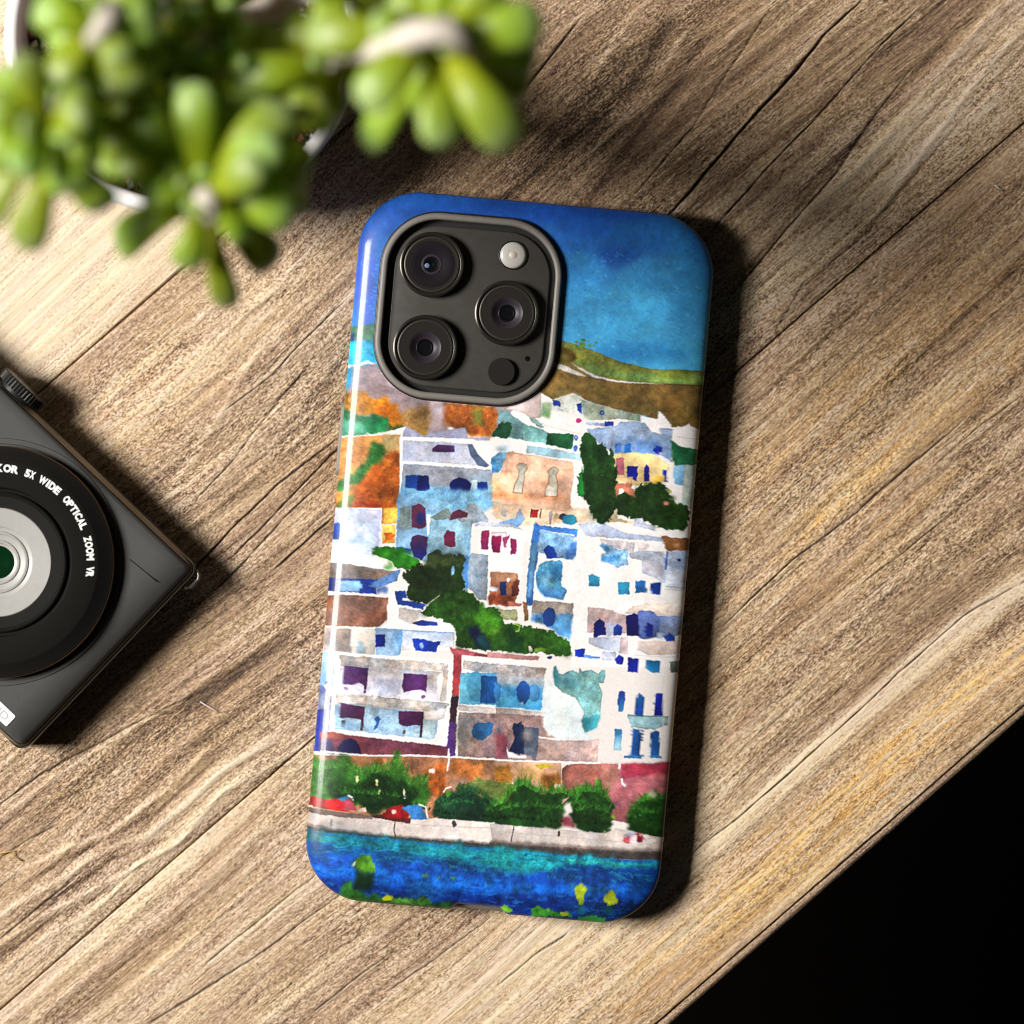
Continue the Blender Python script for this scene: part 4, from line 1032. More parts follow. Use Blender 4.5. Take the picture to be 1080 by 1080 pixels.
BLADES('r8', [790,420, 860,360, 960,370], (44,100,32), 40, 9, seed=35, spread=1.0)
BLADES('r8', [0,400, 100,390, 250,410, 640,430], (10,30,10), 60, 7, seed=36, spread=.9)
BLADES('r7', [360,330, 560,310, 800,370, 1080,390], (10,30,12), 60, 7, seed=37, spread=.9)
# --- quay
Q('r7', [10,330, 150,352, 400,385, 560,402, 760,395, 1090,420, 1090,580, 500,512, 10,470], (216,203,197), jit=.5, var=.14)
Q('r8', [-20,424, 270,450, 500,470, 640,480, 700,450, 790,470, 960,510, 1080,500, 1080,620, 940,600, 0,545], (216,203,197), jit=.5, var=.14)
Q('r7', [10,332, 140,350, 390,382, 392,402, 200,388, 10,362], (112,94,88), jit=.8, var=.3, soft=.6)
Q('r7', [300,355, 352,330, 362,362, 300,362], (222,204,190))
LN('r7', [390,410, 700,436, 1090,452], 5, (186,170,166), a=.7); LN('r8', [0,470, 400,500, 900,545], 5, (186,170,166), a=.7)
Q('r7', [10,425, 150,450, 500,492, 1090,535, 1090,575, 500,516, 10,470], (120,102,98), soft=.8, jit=.7, var=.3)
Q('r7', [10,445, 200,470, 500,500, 1090,548, 1090,580, 500,520, 10,468], (58,50,48), soft=.7, jit=.7, var=.3)
Q('r8', [-20,530, 200,548, 500,565, 945,588, 1080,590, 1080,640, 930,640, 300,602, -20,572], (62,54,53), soft=.5, jit=.6, var=.35)
Q('r8', [-20,520, 945,576, 1080,580, 1080,600, 500,575, -20,540], (120,104,98), soft=.8, edge=0, jit=.7, a=.8)
LN('r7', [522,415, 514,460, 522,500], 6, (50,40,40)); LN('r8', [118,440, 112,480, 104,528], 6, (60,54,54)); EL('r8', 377,484, 7,17, (50,50,60))
EL('r7', 857,428, 14,20, (58,56,62), jit=.9); LN('r7', [155,400, 158,450], 5, (120,100,100)); LN('r8', [880,560, 885,590], 4, (120,100,100))
# parked boats and awnings on the quay
Q('r7', [10,285, 55,272, 130,290, 220,280, 258,275, 302,345, 220,356, 80,332, 10,320], (182,26,32), jit=.9, var=.4)
Q('r7', [225,300, 260,278, 302,345, 230,352], (192,72,92), soft=.6)
Q('r7', [190,285, 240,265, 262,275, 222,302], (42,132,192)); LN('r7', [252,262, 275,275, 280,295], 10, W_)
Q('r7', [385,376, 450,372, 612,396, 606,428, 390,388], (72,32,32), jit=.7)
Q('r7', [448,372, 500,330, 560,318, 600,368, 596,400, 460,392], (152,22,26), jit=.9, var=.4)
EL('r7', 515,357, 13,12, (214,190,190))
Q('r7', [556,335, 600,322, 652,316, 690,360, 708,402, 612,402, 597,362], (52,122,192), var=.3); LN('r7', [655,316, 695,330, 708,395], 9, W_)
Q('r8', [732,520, 780,478, 850,480, 862,520, 760,542], (192,84,92), jit=.9); Q('r8', [780,488, 822,490, 820,542, 772,542], (226,206,216), jit=.7)
Q('r8', [820,482, 852,480, 852,532, 820,532], (132,26,36), jit=.8); Q('r8', [740,490, 800,470, 815,480, 760,505], (170,180,210)); EL('r8', 845,490, 7,8, (200,190,190))
Q('r8', [860,525, 905,500, 945,505, 945,528, 870,534], (224,214,210))
# --- sea
Q('r7', [0,462, 500,514, 1090,570, 2200,660, 2200,1400, 0,1400], (14,74,166), jit=.8, edge=.1, var=.4)
Q('r8', [-20,573, 300,604, 930,640, 1200,650, 1200,1300, -20,1300], (14,70,164), jit=.8, edge=.1, var=.4)
def BAND(pts, col, soft=2.2, a=.9): Q('p', pts, col, soft=soft, jit=2.2, edge=0, var=.5, a=a)
BAND([320,876, 413,885, 520,895, 580,903, 600,915, 560,921, 520,924, 470,908, 420,900, 380,896, 320,888], (22,132,140))
BAND([330,892, 420,897, 520,916, 520,922, 400,906, 330,900], (14,80,130), a=.6)
BAND([520,896, 570,900, 640,905, 695,911, 695,915, 600,910, 575,916, 520,910], (24,150,160))
BAND([590,904, 695,912, 694,917, 600,911], (40,190,180), soft=1)
BAND([325,905, 400,905, 470,910, 560,923, 640,918, 700,930, 690,940, 560,930, 450,918, 330,915], (18,60,150), a=.7)
BAND([330,912, 400,916, 470,926, 560,934, 690,934, 690,943, 560,943, 440,936, 330,922], (18,96,198))
BAND([320,922, 420,938, 520,943, 620,946, 700,952, 700,1000, 320,1000], (13,34,104))
BAND([430,926, 470,940, 465,955, 430,950], (18,84,150), a=.6)
BAND([600,950, 690,955, 690,985, 580,985], (12,46,90), a=.7)
for _ in range(800):
    x = R_.uniform(325, 695); y = 884 + (x - 325) * .075 + R_.uniform(0, 62); s = R_.uniform(3, 10)
    t = (y - 884 - (x - 325) * .075) / 62
    c = R_.choice([(26,150,160),(16,100,130),(10,70,110),(40,170,175)]) if t < .35 else R_.choice([(20,100,200),(10,44,120),(14,70,170),(30,120,210),(8,28,90)])
    EL('p', x, y, s, R_.uniform(.3, .9), c, rot=5 + R_.uniform(-6, 6), soft=.3, edge=0, a=.5, jit=1.8)
# floating green
Q('r7', [218,790, 262,755, 350,830, 450,852, 560,858, 700,852, 725,885, 860,890, 860,960, 380,960, 218,860], (40,100,34), jit=2, soft=1, var=.5)
FOL('r7', [285,648, 320,612, 380,616, 412,690, 370,712, 312,692], (66,118,24), (40,90,20), (100,150,40), 14, 3, seed=20)
Q('r7', [298,692, 392,708, 392,790, 370,806, 288,800], (15,40,22), soft=1.4, jit=2)
Q('r7', [280,655, 296,640, 292,672], (220,225,200))
Q('r7', [445,852, 470,834, 508,838, 506,872, 448,872], (188,196,22), jit=1.2)
FOL('r7', [520,858, 620,862, 700,850, 722,890, 520,885], (74,136,44), (40,100,40), (120,170,50), 24, 3, seed=21)
for cx, cy in [(695,722),(770,732),(855,738)]: EL('r7', cx, cy, 26, 7, (70,120,80), soft=.6, jit=1.8, edge=0)
Q('r8', [460,792, 500,764, 540,796, 522,832, 516,882, 490,882, 470,832], (148,164,26), jit=1.4, var=.35)
Q('r8', [622,852, 650,822, 680,804, 702,832, 712,882, 660,900], (148,164,26), jit=1.4, var=.35)
for cx, cy in [(560,800),(630,815),(715,820),(455,770)]: EL('r8', cx, cy, 12, 10, (40,140,170), soft=1, jit=2, a=.7)
Q('r8', [490,890, 515,890, 520,935, 485,940], (16,80,100), soft=1.2); Q('r8', [640,900, 690,900, 690,940, 640,950], (18,70,80), soft=1.4)
Q('r8', [30,905, 70,890, 110,925, 80,940, 30,930], (90,160,30), jit=1.6)
FOL('r8', [225,940, 240,900, 290,910, 330,930, 430,942, 430,965, 225,962], (50,130,36), (30,100,40), (110,160,40), 20, 3, seed=22)
Q('r8', [380,935, 430,935, 430,958, 390,955], (160,170,50), jit=1.2)
Q('r8', [490,965, 560,955, 640,965, 640,1000, 480,1000], (40,120,50), jit=1.6)
# paper tooth in the print
ART *= (1 + 0.045 * GRAN + 0.03 * (vnoise(PXX / 1.3, PYY / 1.3, 91) - 0.5))[..., None]
ART = ART + 0.7 * (ART - np.stack([blur(ART[..., k_], 1.3) for k_ in range(3)], -1))
lum = ART.mean(-1, keepdims=True)
ART = np.clip((lum + (ART - lum) * 0.95) * 1.0, 0, 255)
# ------------------------------------------------------------------ smartphone in its printed case
PA = math.radians(-5.05)                                    # leans to the right
PCX, PCY = 537.6, 587.7
EX = np.array([math.cos(-PA), math.sin(-PA)]); EY = np.array([-math.sin(-PA), math.cos(-PA)])   # image axes (y down)
phx, phy = un(PCX, PCY, ZREF)
phone = empty('smartphone', (phx * MM, phy * MM, 0), PA)
phone.scale = (1, 1, 0.9)
tag(phone, 'smartphone lying face down in a glossy case printed with a watercolour harbour village', 'smartphone')
HW, HH, RC, ZTOP, RF, RA = 41.03, 82.0, 14.0, 12.2, 3.6, 10.2
STOP = S * D / (HC - ZTOP)
def ph(px, py, z=ZTOP):
    """photograph pixel -> smartphone coordinates in mm"""
    k = (HC - z) / D / S
    d = np.array([px - 540.0, py - 540.0]) * k - np.array([phx, -phy])
    return float(d @ EX), float(-(d @ EY))
def art_at(x, y):
    px = PCX + (x * EX[0] - y * EY[0]) * STOP; py = PCY + (x * EX[1] - y * EY[1]) * STOP
    u = np.clip((px - AX0) * AK - 0.5, 0, AW - 1.001); v = np.clip((py - AY0) * AK - 0.5, 0, AH - 1.001)
    i = u.astype(int); j = v.astype(int); fu = (u - i)[:, None]; fv = (v - j)[:, None]
    c = (ART[j, i] * (1 - fu) + ART[j, i + 1] * fu) * (1 - fv) + (ART[j + 1, i] * (1 - fu) + ART[j + 1, i + 1] * fu) * fv
    c = c / 255.0
    return np.where(c <= 0.04045, c / 12.92, ((c + 0.055) / 1.055) ** 2.4)

case_m = bpy.data.materials.new('printed_glossy_plastic'); case_m.use_nodes = True
def _case():
    nt = case_m.node_tree; N = nt.nodes; L = nt.links; b = N['Principled BSDF']
    a = N.new('ShaderNodeAttribute'); a.attribute_name = 'print'
    L.new(a.outputs['Color'], b.inputs['Base Color'])
    b.inputs['Roughness'].default_value = 0.45
    b.inputs['Specular IOR Level'].default_value = 0.25
    b.inputs['Coat Weight'].default_value = 0.26; b.inputs['Coat Roughness'].default_value = 0.10; b.inputs['Coat IOR'].default_value = 1.5
    tc = N.new('ShaderNodeTexCoord')
    n2 = N.new('ShaderNodeTexNoise'); n2.inputs['Scale'].default_value = 1400; n2.inputs['Detail'].default_value = 3
    L.new(tc.outputs['Object'], n2.inputs['Vector'])
    bp = N.new('ShaderNodeBump'); bp.inputs['Strength'].default_value = 0.06; bp.inputs['Distance'].default_value = 0.00012
    L.new(n2.outputs['Fac'], bp.inputs['Height']); L.new(bp.outputs['Normal'], b.inputs['Normal'])
_case()
# camera opening (rounded square) in smartphone coordinates
kz = 1.0 / STOP
RIMC = (-66.5 * kz, 257.6 * kz); RIMW, RIMH, RIMR = 97.4 * kz, 100.0 * kz, 62 * kz
def sdf_rr(x, y, hw, hh, r, c=(0, 0)):
    qx = np.abs(x - c[0]) - (hw - r); qy = np.abs(y - c[1]) - (hh - r)
    return np.minimum(np.maximum(qx, qy), 0) + np.hypot(np.maximum(qx, 0), np.maximum(qy, 0)) - r
NX0, NX1 = ph(472, 955)[0], ph(537, 963)[0]                 # charging-port notch at the lower end
def notch(P, amt):
    x, y = P[:, 0], P[:, 1]
    m = sstep(NX0, NX0 + 2.6, x) * (1 - sstep(NX1 - 2.6, NX1, x)) * (y < -60)
    Q_ = P.copy(); Q_[:, 1] += 1.5 * m * amt
    return Q_
def build_case():
    NA, NXs, NYs = 70, 300, 720
    rings = []
    # underside, lower roll, wall, upper roll, flat back
    prof = [(6.0, 0.35), (2.0, 0.35), (0.9, 0.6), (0.35, 1.1), (0.12, 1.8), (0.0, 2.6), (0.0, 6.0)]
    for k in range(0, 31):
        t = math.pi / 2 * k / 30
        prof.append((RA * (1 - math.cos(t)), ZTOP - RF * (1 - math.sin(t))))
    for d in np.arange(RA + 0.2, 11.01, 0.2): prof.append((d, ZTOP))
    for d, z in prof:
        P2 = rrect(HW - d, HH - d, max(RC - d, 1.0), NA, NXs, NYs)
        P2 = notch(P2, float(np.clip(1 - d / 10.0, 0, 1)))
        rings.append([(p[0], p[1], z) for p in P2])
    V, F = loft(rings)
    V = np.array(V); F = np.array(F)
    cx = V[F, 0]; cy = V[F, 1]
    hole = sdf_rr(cx, cy, RIMW, RIMH, RIMR, RIMC).max(1) < -0.9
    zf = V[F, 2].min(1)
    F = F[~(hole & (zf > 8.0))]
    # inner back: fine grid
    st = 0.155
    gx = np.arange(-(HW - 10.7), HW - 10.7 + 1e-6, st); gyv = np.arange(-(HH - 10.7), HH - 10.7 + 1e-6, st)
    X, Y = np.meshgrid(gx, gyv)
    ok = (sdf_rr(X, Y, HW - 10.7, HH - 10.7, RC - 10.7) < 0.02) & ~(sdf_rr(X, Y, RIMW, RIMH, RIMR, RIMC) < -0.9)
    f = ok[:-1, :-1] & ok[:-1, 1:] & ok[1:, 1:] & ok[1:, :-1]
    idx = np.full(X.shape, -1); idx[ok] = np.arange(ok.sum())
    GV = np.stack([X[ok], Y[ok], np.full(ok.sum(), ZTOP - 0.015)], -1)
    GF = np.stack([idx[:-1, :-1][f], idx[:-1, 1:][f], idx[1:, 1:][f], idx[1:, :-1][f]], -1) + len(V)
    AV = np.concatenate([V, GV]); AF = np.concatenate([F, GF])
    o = add_mesh('case', AV, AF.tolist(), case_m, phone)
    col = art_at(AV[:, 0], AV[:, 1])
    ca = o.data.color_attributes.new('print', 'FLOAT_COLOR', 'POINT')
    ca.data.foreach_set('color', np.concatenate([col, np.ones((len(col), 1))], 1).astype(np.float32).ravel())
    return o
case = build_case()
case['label'] = 'glossy case printed with white and blue hillside houses above a quay'

grey_rubber = mat('warm_grey_rubber', (0.175, 0.162, 0.145), 0.5, vary=0.08, vscale=900)
black_rubber = mat('black_rubber', (0.012, 0.011, 0.010), 0.45)
plate_m = mat('satin_black_glass', (0.042, 0.038, 0.033), 0.40, vary=0.06, vscale=500)
barrel_m = mat('dark_titanium', (0.042, 0.037, 0.031), 0.30, metal=0.7)
bezel_m = mat('matte_black_ring', (0.012, 0.0105, 0.0085), 0.6, spec=0.15)
glass_m = mat('dark_lens_glass', (0.011, 0.009, 0.012), 0.25, spec=0.4)
iris_m = mat('violet_lens_coating', (0.026, 0.020, 0.027), 0.42, spec=0.25)
pupil_m = mat('lens_pupil', (0.003, 0.003, 0.004), 0.30, spec=0.2)
flash_m = mat('flash_diffuser', (0.42, 0.40, 0.37), 0.32, coat=0.4, vary=0.12, vscale=1500)
flashc_m = mat('flash_emitter_window', (0.46, 0.40, 0.36), 0.5)

# inner liner of the case, seen in the charging notch
P0 = rrect(HW - 0.25, HH - 0.25, RC - 0.25, 30, 20, 20)
V, F = loft([ring3(rrect(HW - 1.6, HH - 1.6, RC - 1.4, 30, 20, 20), 0.8), ring3(P0, 1.6), ring3(P0, 5.6), ring3(rrect(HW - 0.75, HH - 0.75, RC - 0.7, 30, 20, 20), 6.6),
             ring3(rrect(HW - 1.6, HH - 1.6, RC - 1.5, 30, 20, 20), 7.2), ring3(rrect(HW - 5, HH - 5, RC - 5, 30, 20, 20), 7.2)], True, True)
sharp(add_mesh('inner_liner', V, F, grey_rubber, phone), 50)
# screen side resting on the table
V, F = loft([ring3(rrect(HW - 6.2, HH - 6.2, 8.5), 0.1), ring3(rrect(HW - 6.2, HH - 6.2, 8.5), 0.7)], True, True)
add_mesh('screen', V, F, pupil_m, phone, smooth=False)

# side keys showing past the case edge
def key(py0, py1, xo, name, m, out):
    u0, v0 = ph(*py0, 7.0); u1, v1 = ph(*py1, 7.0)
    yc, hl = (v0 + v1) / 2, abs(v0 - v1) / 2
    rings = []
    for ins, dx in ((0.0, -1.6), (0.0, out - 0.25), (0.12, out - 0.06), (0.35, out)):
        P2 = rrect(1.7 - ins, hl - ins, 1.3 - ins, 6, 2, 2)
        sx = 1 if xo > 0 else -1
        R_ = [(xo + sx * dx, yc + p[1], 6.4 + p[0]) for p in P2]
        rings.append(R_ if sx < 0 else R_[::-1])
    V, F = loft(rings, False, True)
    return add_mesh(name, V, F, m, phone)
key((363.5, 424), (357.5, 501), -HW, 'side_key', grey_rubber, 0.75)['label'] = 'grey key on the left long edge'
key((741.5, 400), (737, 450), HW, 'side_key', black_rubber, 0.45)['label'] = 'dark key high on the right long edge'
key((722.5, 609), (720, 634), HW, 'side_key', black_rubber, 0.4)['label'] = 'short dark key midway down the right long edge'

# lip round the camera opening
def rim_ring(ins, z): return ring3(rrect(RIMW - ins, RIMH - ins, RIMR - ins, 28, 6, 6, RIMC), z)
V, F = loft([rim_ring(-0.02, 10.0), rim_ring(-0.02, 12.75), rim_ring(0.25, 12.95), rim_ring(0.5, 12.9)])
add_mesh('rim_seal', V, F, black_rubber, phone)
V, F = loft([rim_ring(0.38, 11.0), rim_ring(0.38, 13.35), rim_ring(0.52, 13.75), rim_ring(0.9, 14.0), rim_ring(1.4, 14.0), rim_ring(1.75, 13.85), rim_ring(1.9, 13.5), rim_ring(1.9, 10.6)])
sharp(add_mesh('camera_rim', V, F, grey_rubber, phone), 60)
# camera plate inside it
PLZ = 11.8
V, F = loft([rim_ring(1.95, 10.5), rim_ring(2.0, 10.5), rim_ring(3.2, 10.7), rim_ring(3.2, PLZ - 0.3), rim_ring(3.35, PLZ - 0.08), rim_ring(3.6, PLZ)], False, True)
plate = sharp(add_mesh('camera_plate', V, F, plate_m, phone), 40)
V, F = loft([rim_ring(1.85, 10.9), rim_ring(3.25, 10.95)])
add_mesh('camera_gap', V, F, black_rubber, phone, smooth=False)

def lens(px, py, kind):
    c = ph(px, py, 15.0)
    r = 34.4 / STOP
    b = PLZ
    V, F = lathe([(r, b - 0.2), (r, b + 2.1), (r - 0.12, b + 2.45), (r - 0.4, b + 2.6), (r - 0.75, b + 2.55), (r - 0.85, b + 2.3), (r - 0.95, b + 2.25), (r - 1.3, b + 2.25)], 96)
    o = sharp(add_mesh('lens', V, F[:-1], barrel_m, phone), 30)
    o.location = (c[0] * MM, c[1] * MM, 0)
    V, F = lathe([(r - 1.15, b + 1.8), (r - 1.15, b + 2.5), (r - 1.3, b + 2.58), (r - 1.55, b + 2.58), (r - 1.65, b + 2.45)], 96)
    sharp(add_mesh('bezel_ring', V, F[:-1], mat_bezel2, o), 40)
    if kind == 'wide':
        V, F = lathe([(r - 1.6, b + 2.46), (5.35, b + 2.44), (5.25, b + 2.2)], 96)
        sharp(add_mesh('black_ring', V, F[:-1], bezel_m, o), 25)
        V, F = lathe([(5.3, b + 2.3), (5.1, b + 2.35), (4.0, b + 2.28), (2.4, b + 2.0)], 96)
        sharp(add_mesh('front_glass', V, F[:-1], glass_m, o), 25)
        V, F = lathe([(2.4, b + 2.0), (2.2, b + 2.15), (1.9, b + 2.15), (1.7, b + 1.9)], 64)
        sharp(add_mesh('inner_ring', V, F[:-1], iris_m, o), 25)
        V, F = lathe([(1.75, b + 1.95), (1.5, b + 1.9), (0.95, b + 1.8), (0.9, b + 2.0), (0.7, b + 2.0), (0.6, b + 1.8), (0, b + 1.7)], 64)
        sharp(add_mesh('pupil', V, F[:-1], pupil_m, o), 25)
        V, F = lathe([(0.55, b + 2.03), (0.35, b + 2.1), (0, b + 2.12)], 24, (-1.1, -0.35))
        add_mesh('painted_glint', V, F, mat('blue_glint_paint', (0.12, 0.18, 0.28), 0.3), o)  # small blue dab, a glint in the glass put in as colour
    else:
        V, F = lathe([(r - 1.6, b + 2.46), (3.65, b + 2.44), (3.55, b + 2.30)], 96)
        sharp(add_mesh('black_ring', V, F[:-1], bezel_m, o), 25)
        V, F = lathe([(3.6, b + 2.38), (3.35, b + 2.25), (2.9, b + 1.85), (2.4, b + 1.45), (1.9, b + 1.2)], 96)
        sharp(add_mesh('front_glass', V, F[:-1], iris_m, o), 25)
        V, F = lathe([(2.0, b + 1.25), (1.85, b + 1.36), (1.6, b + 1.36), (1.4, b + 1.2), (0, b + 1.15)], 64, (-0.15 if kind == 'a' else 0.0, 0))
        sharp(add_mesh('pupil', V, F[:-1], pupil_m, o), 25)
    return o
mat_bezel2 = mat('dark_bronze_bezel', (0.045, 0.039, 0.031), 0.40, metal=0.5)
lens(455.3, 278.0, 'wide')['label'] = 'camera lens with the widest dark glass, nearest the corner'
lens(534.7, 329.4, 'b')['label'] = 'camera lens below the flash'
lens(448.2, 365.8, 'a')['label'] = 'camera lens at the foot of the opening'
# flash
c = ph(541.2, 268.4, 13.0)
V, F = lathe([(3.35, PLZ - 0.1), (3.35, PLZ + 0.3), (3.2, PLZ + 0.42), (3.0, PLZ + 0.3)], 64)
o = add_mesh('flash', V, F[:-1], barrel_m, phone); o.location = (c[0] * MM, c[1] * MM, 0)
V, F = lathe([(3.05, PLZ + 0.2), (2.9, PLZ + 0.6), (2.4, PLZ + 0.85), (1.2, PLZ + 1.0), (0, PLZ + 1.02)], 64)
add_mesh('diffuser', V, F, flash_m, o)
V, F = lathe([(1.0, PLZ + 0.9), (0.9, PLZ + 1.06), (0, PLZ + 1.08)], 32)
add_mesh('emitter', V, F, flashc_m, o)
# depth sensor and microphone
c = ph(528.8, 391.6, 13.5)
V, F = lathe([(3.12, PLZ - 0.1), (3.12, PLZ + 1.15), (3.0, PLZ + 1.27), (0, PLZ + 1.27)], 64)
o = sharp(add_mesh('depth_sensor', V, F, bezel_m, phone), 30); o.location = (c[0] * MM, c[1] * MM, 0)
c = ph(556.4, 377.9, 12.4)
V, F = lathe([(0.62, PLZ + 0.015), (0.5, PLZ + 0.03), (0, PLZ + 0.03)], 24)
o = add_mesh('microphone_hole', V, F, pupil_m, phone); o.location = (c[0] * MM, c[1] * MM, 0)
# ------------------------------------------------------------------ compact camera lying on its back
CZ = 12.5                                                    # front face height
CA = math.atan2(-0.690, 0.724)
kx, ky = un(207.5, 599.5, CZ)                                # its right upper corner
cpt = empty('compact_camera', (kx * MM, ky * MM, 0), CA)
tag(cpt, 'dark grey compact camera lying on its back with lens facing up', 'camera')
cx_, sx_ = math.cos(CA), math.sin(CA)
def cc(px, py, z=CZ):
    x, y = un(px, py, z); dx, dy = x - kx, y - ky
    return dx * cx_ + dy * sx_, -dx * sx_ + dy * cx_
body_m = mat('dark_grey_camera_shell', (0.056, 0.055, 0.052), 0.55, spec=0.35, vary=0.06, vscale=400, bump=0.12, bscale=2500)
bevel_m = mat('bounce_tinted_edge', (0.20, 0.165, 0.128), 0.42, metal=0.35)  # shell bevel; tan paints in the warm bounce from the wood
blk_m = mat('satin_black_plastic', (0.010, 0.009, 0.008), 0.65, spec=0.05, bump=0.05, bscale=2000)
blk2_m = mat('flat_black_plastic', (0.013, 0.012, 0.010), 0.65, spec=0.08)
cop_m = mat('copper_lens_edge', (0.15, 0.09, 0.055), 0.36, metal=0.8)
grey_m = mat('pale_grey_lens_ring', (0.37, 0.36, 0.34), 0.35, vary=0.04, vscale=700)
green_m = mat('deep_green_lens_glass', (0.002, 0.020, 0.006), 0.08, coat=1.0)
white_m = mat('white_lettering', (0.80, 0.80, 0.78), 0.5)
BL, BH = 100.0, 58.5
def brr(ins, r): return rrect(BL / 2 - ins, BH / 2 - ins, max(r - ins, 0.4), 10, 60, 40, (-BL / 2, -BH / 2))
def right_roll(V, z0):
    """the face rolls down towards the right-hand end"""
    V = np.array(V)
    t = np.clip((V[:, 0] + 7.5) / 7.5, 0, 1)
    hi = V[:, 2] > z0
    V[hi, 2] -= (2.4 * t[hi] ** 2)
    return V
V, F = loft([ring3(brr(1.2, 2.5), 0.3), ring3(brr(0.25, 2.5), 1.0), ring3(brr(0, 2.5), 2.0), ring3(brr(0, 2.5), CZ - 4.0)], True, False)
body = sharp(add_mesh('body', V, F, body_m, cpt), 40)
V, F = loft([ring3(brr(0.0, 2.5), CZ - 4.0), ring3(brr(-0.12, 2.5), CZ - 3.9), ring3(brr(-0.12, 2.5), CZ - 2.7), ring3(brr(0.15, 2.5), CZ - 2.1), ring3(brr(0.75, 2.5), CZ - 0.9), ring3(brr(0.9, 2.5), CZ - 1.4)])
sharp(add_mesh('edge_bevel', right_roll(V, CZ - 2.5), F, bevel_m, cpt), 40)
rr_ = [ring3(brr(0.92, 2.5), CZ - 1.5), ring3(brr(0.95, 2.5), CZ - 0.8), ring3(brr(1.3, 2.5), CZ - 0.25), ring3(brr(1.9, 2.5), CZ)]
for ins in (4, 6, 8, 11, 15, 20, 26): rr_.append(ring3(brr(ins, 2.5), CZ))
V, F = loft(rr_, False, True)
add_mesh('front_panel', right_roll(V, CZ - 4.0), F, body_m, cpt)
# fine seam across the grip
def strip(pts, wd, z, name, m, h=0.05):
    a = np.array(pts, float); d = np.gradient(a, axis=0); n = np.stack([-d[:, 1], d[:, 0]], -1); n /= np.linalg.norm(n, axis=1, keepdims=True)
    P = np.concatenate([a + n * wd / 2, (a - n * wd / 2)[::-1]]); q = len(a)
    V = [(p[0], p[1], z) for p in P]; F = [(i, i + 1, 2 * q - 2 - i, 2 * q - 1 - i) for i in range(q - 1)]
    return add_mesh(name, V, F, m, cpt, smooth=False)
strip([cc(137, 590), cc(152, 602), cc(166, 614)], 0.22, CZ + 0.03, 'seam', blk_m)
# lens
LZ = CZ
lc = cc(-3.0, 593.0, CZ + 3)
R1 = 123.0 / S * (HC - CZ - 3) / D
LENS = empty('lens_barrel'); LENS.parent = cpt; LENS.location = (lc[0] * MM, lc[1] * MM, 0)
def lp(name, prof, m, seg=128, cap=False, deg=30):
    V, F = lathe(prof, seg)
    if not cap and prof[-1][0] > 1e-6: F = F[:-1]
    return sharp(add_mesh(name, V, F, m, LENS), deg)
lp('shoulder_ring', [(R1 + 1.9, LZ - 0.1), (R1 + 1.7, LZ + 0.25), (R1 + 0.6, LZ + 0.35), (R1 + 0.4, LZ + 0.1)], body_m)
lp('copper_edge', [(R1, LZ - 0.2), (R1, LZ + 2.6), (R1 - 0.12, LZ + 2.8), (R1 - 0.3, LZ + 2.6)], cop_m)
lp('barrel_ring', [(R1 - 0.25, LZ + 1), (R1 - 0.3, LZ + 2.9), (R1 - 0.9, LZ + 3.1), (R1 - 3.2, LZ + 4.6), (R1 - 3.6, LZ + 4.8), (R1 - 9.3, LZ + 4.8), (R1 - 9.6, LZ + 4.6), (R1 - 9.8, LZ + 3.6),
                   (R1 - 10.5, LZ + 3.4), (R1 - 10.6, LZ + 4.3), (R1 - 11.0, LZ + 4.5), (R1 - 11.4, LZ + 4.3)], blk_m)
lp('inner_ring', [(R1 - 11.2, LZ + 3.6), (R1 - 11.5, LZ + 4.1), (12.6, LZ + 3.9), (12.4, LZ + 3.2)], blk2_m)
lp('front_element', [(12.6, LZ + 3.3), (12.3, LZ + 3.6), (8.2, LZ + 3.3), (8.0, LZ + 3.0), (7.2, LZ + 2.8), (7.0, LZ + 3.1), (6.6, LZ + 3.15), (6.3, LZ + 2.75), (5.2, LZ + 2.5), (5.0, LZ + 2.8), (4.6, LZ + 2.8), (4.3, LZ + 2.4), (3.6, LZ + 2.2)], grey_m)
lp('pupil', [(3.8, LZ + 2.3), (3.6, LZ + 2.35), (2.2, LZ + 2.0), (0, LZ + 1.8)], green_m)
def glyph_mesh(ch, size, bold=0.0, res=3):
    cu = bpy.data.curves.new('t', 'FONT'); cu.body = ch; cu.size = size; cu.offset = bold; cu.resolution_u = res
    cu.align_x = 'CENTER'
    ob = bpy.data.objects.new('t', cu); SC.collection.objects.link(ob)
    dg = bpy.context.evaluated_depsgraph_get()
    me = ob.evaluated_get(dg).to_mesh()
    V = [tuple(v.co) for v in me.vertices]; F = [tuple(p.vertices) for p in me.polygons]
    ob.evaluated_get(dg).to_mesh_clear()
    bpy.data.objects.remove(ob); bpy.data.curves.remove(cu)
    return V, F
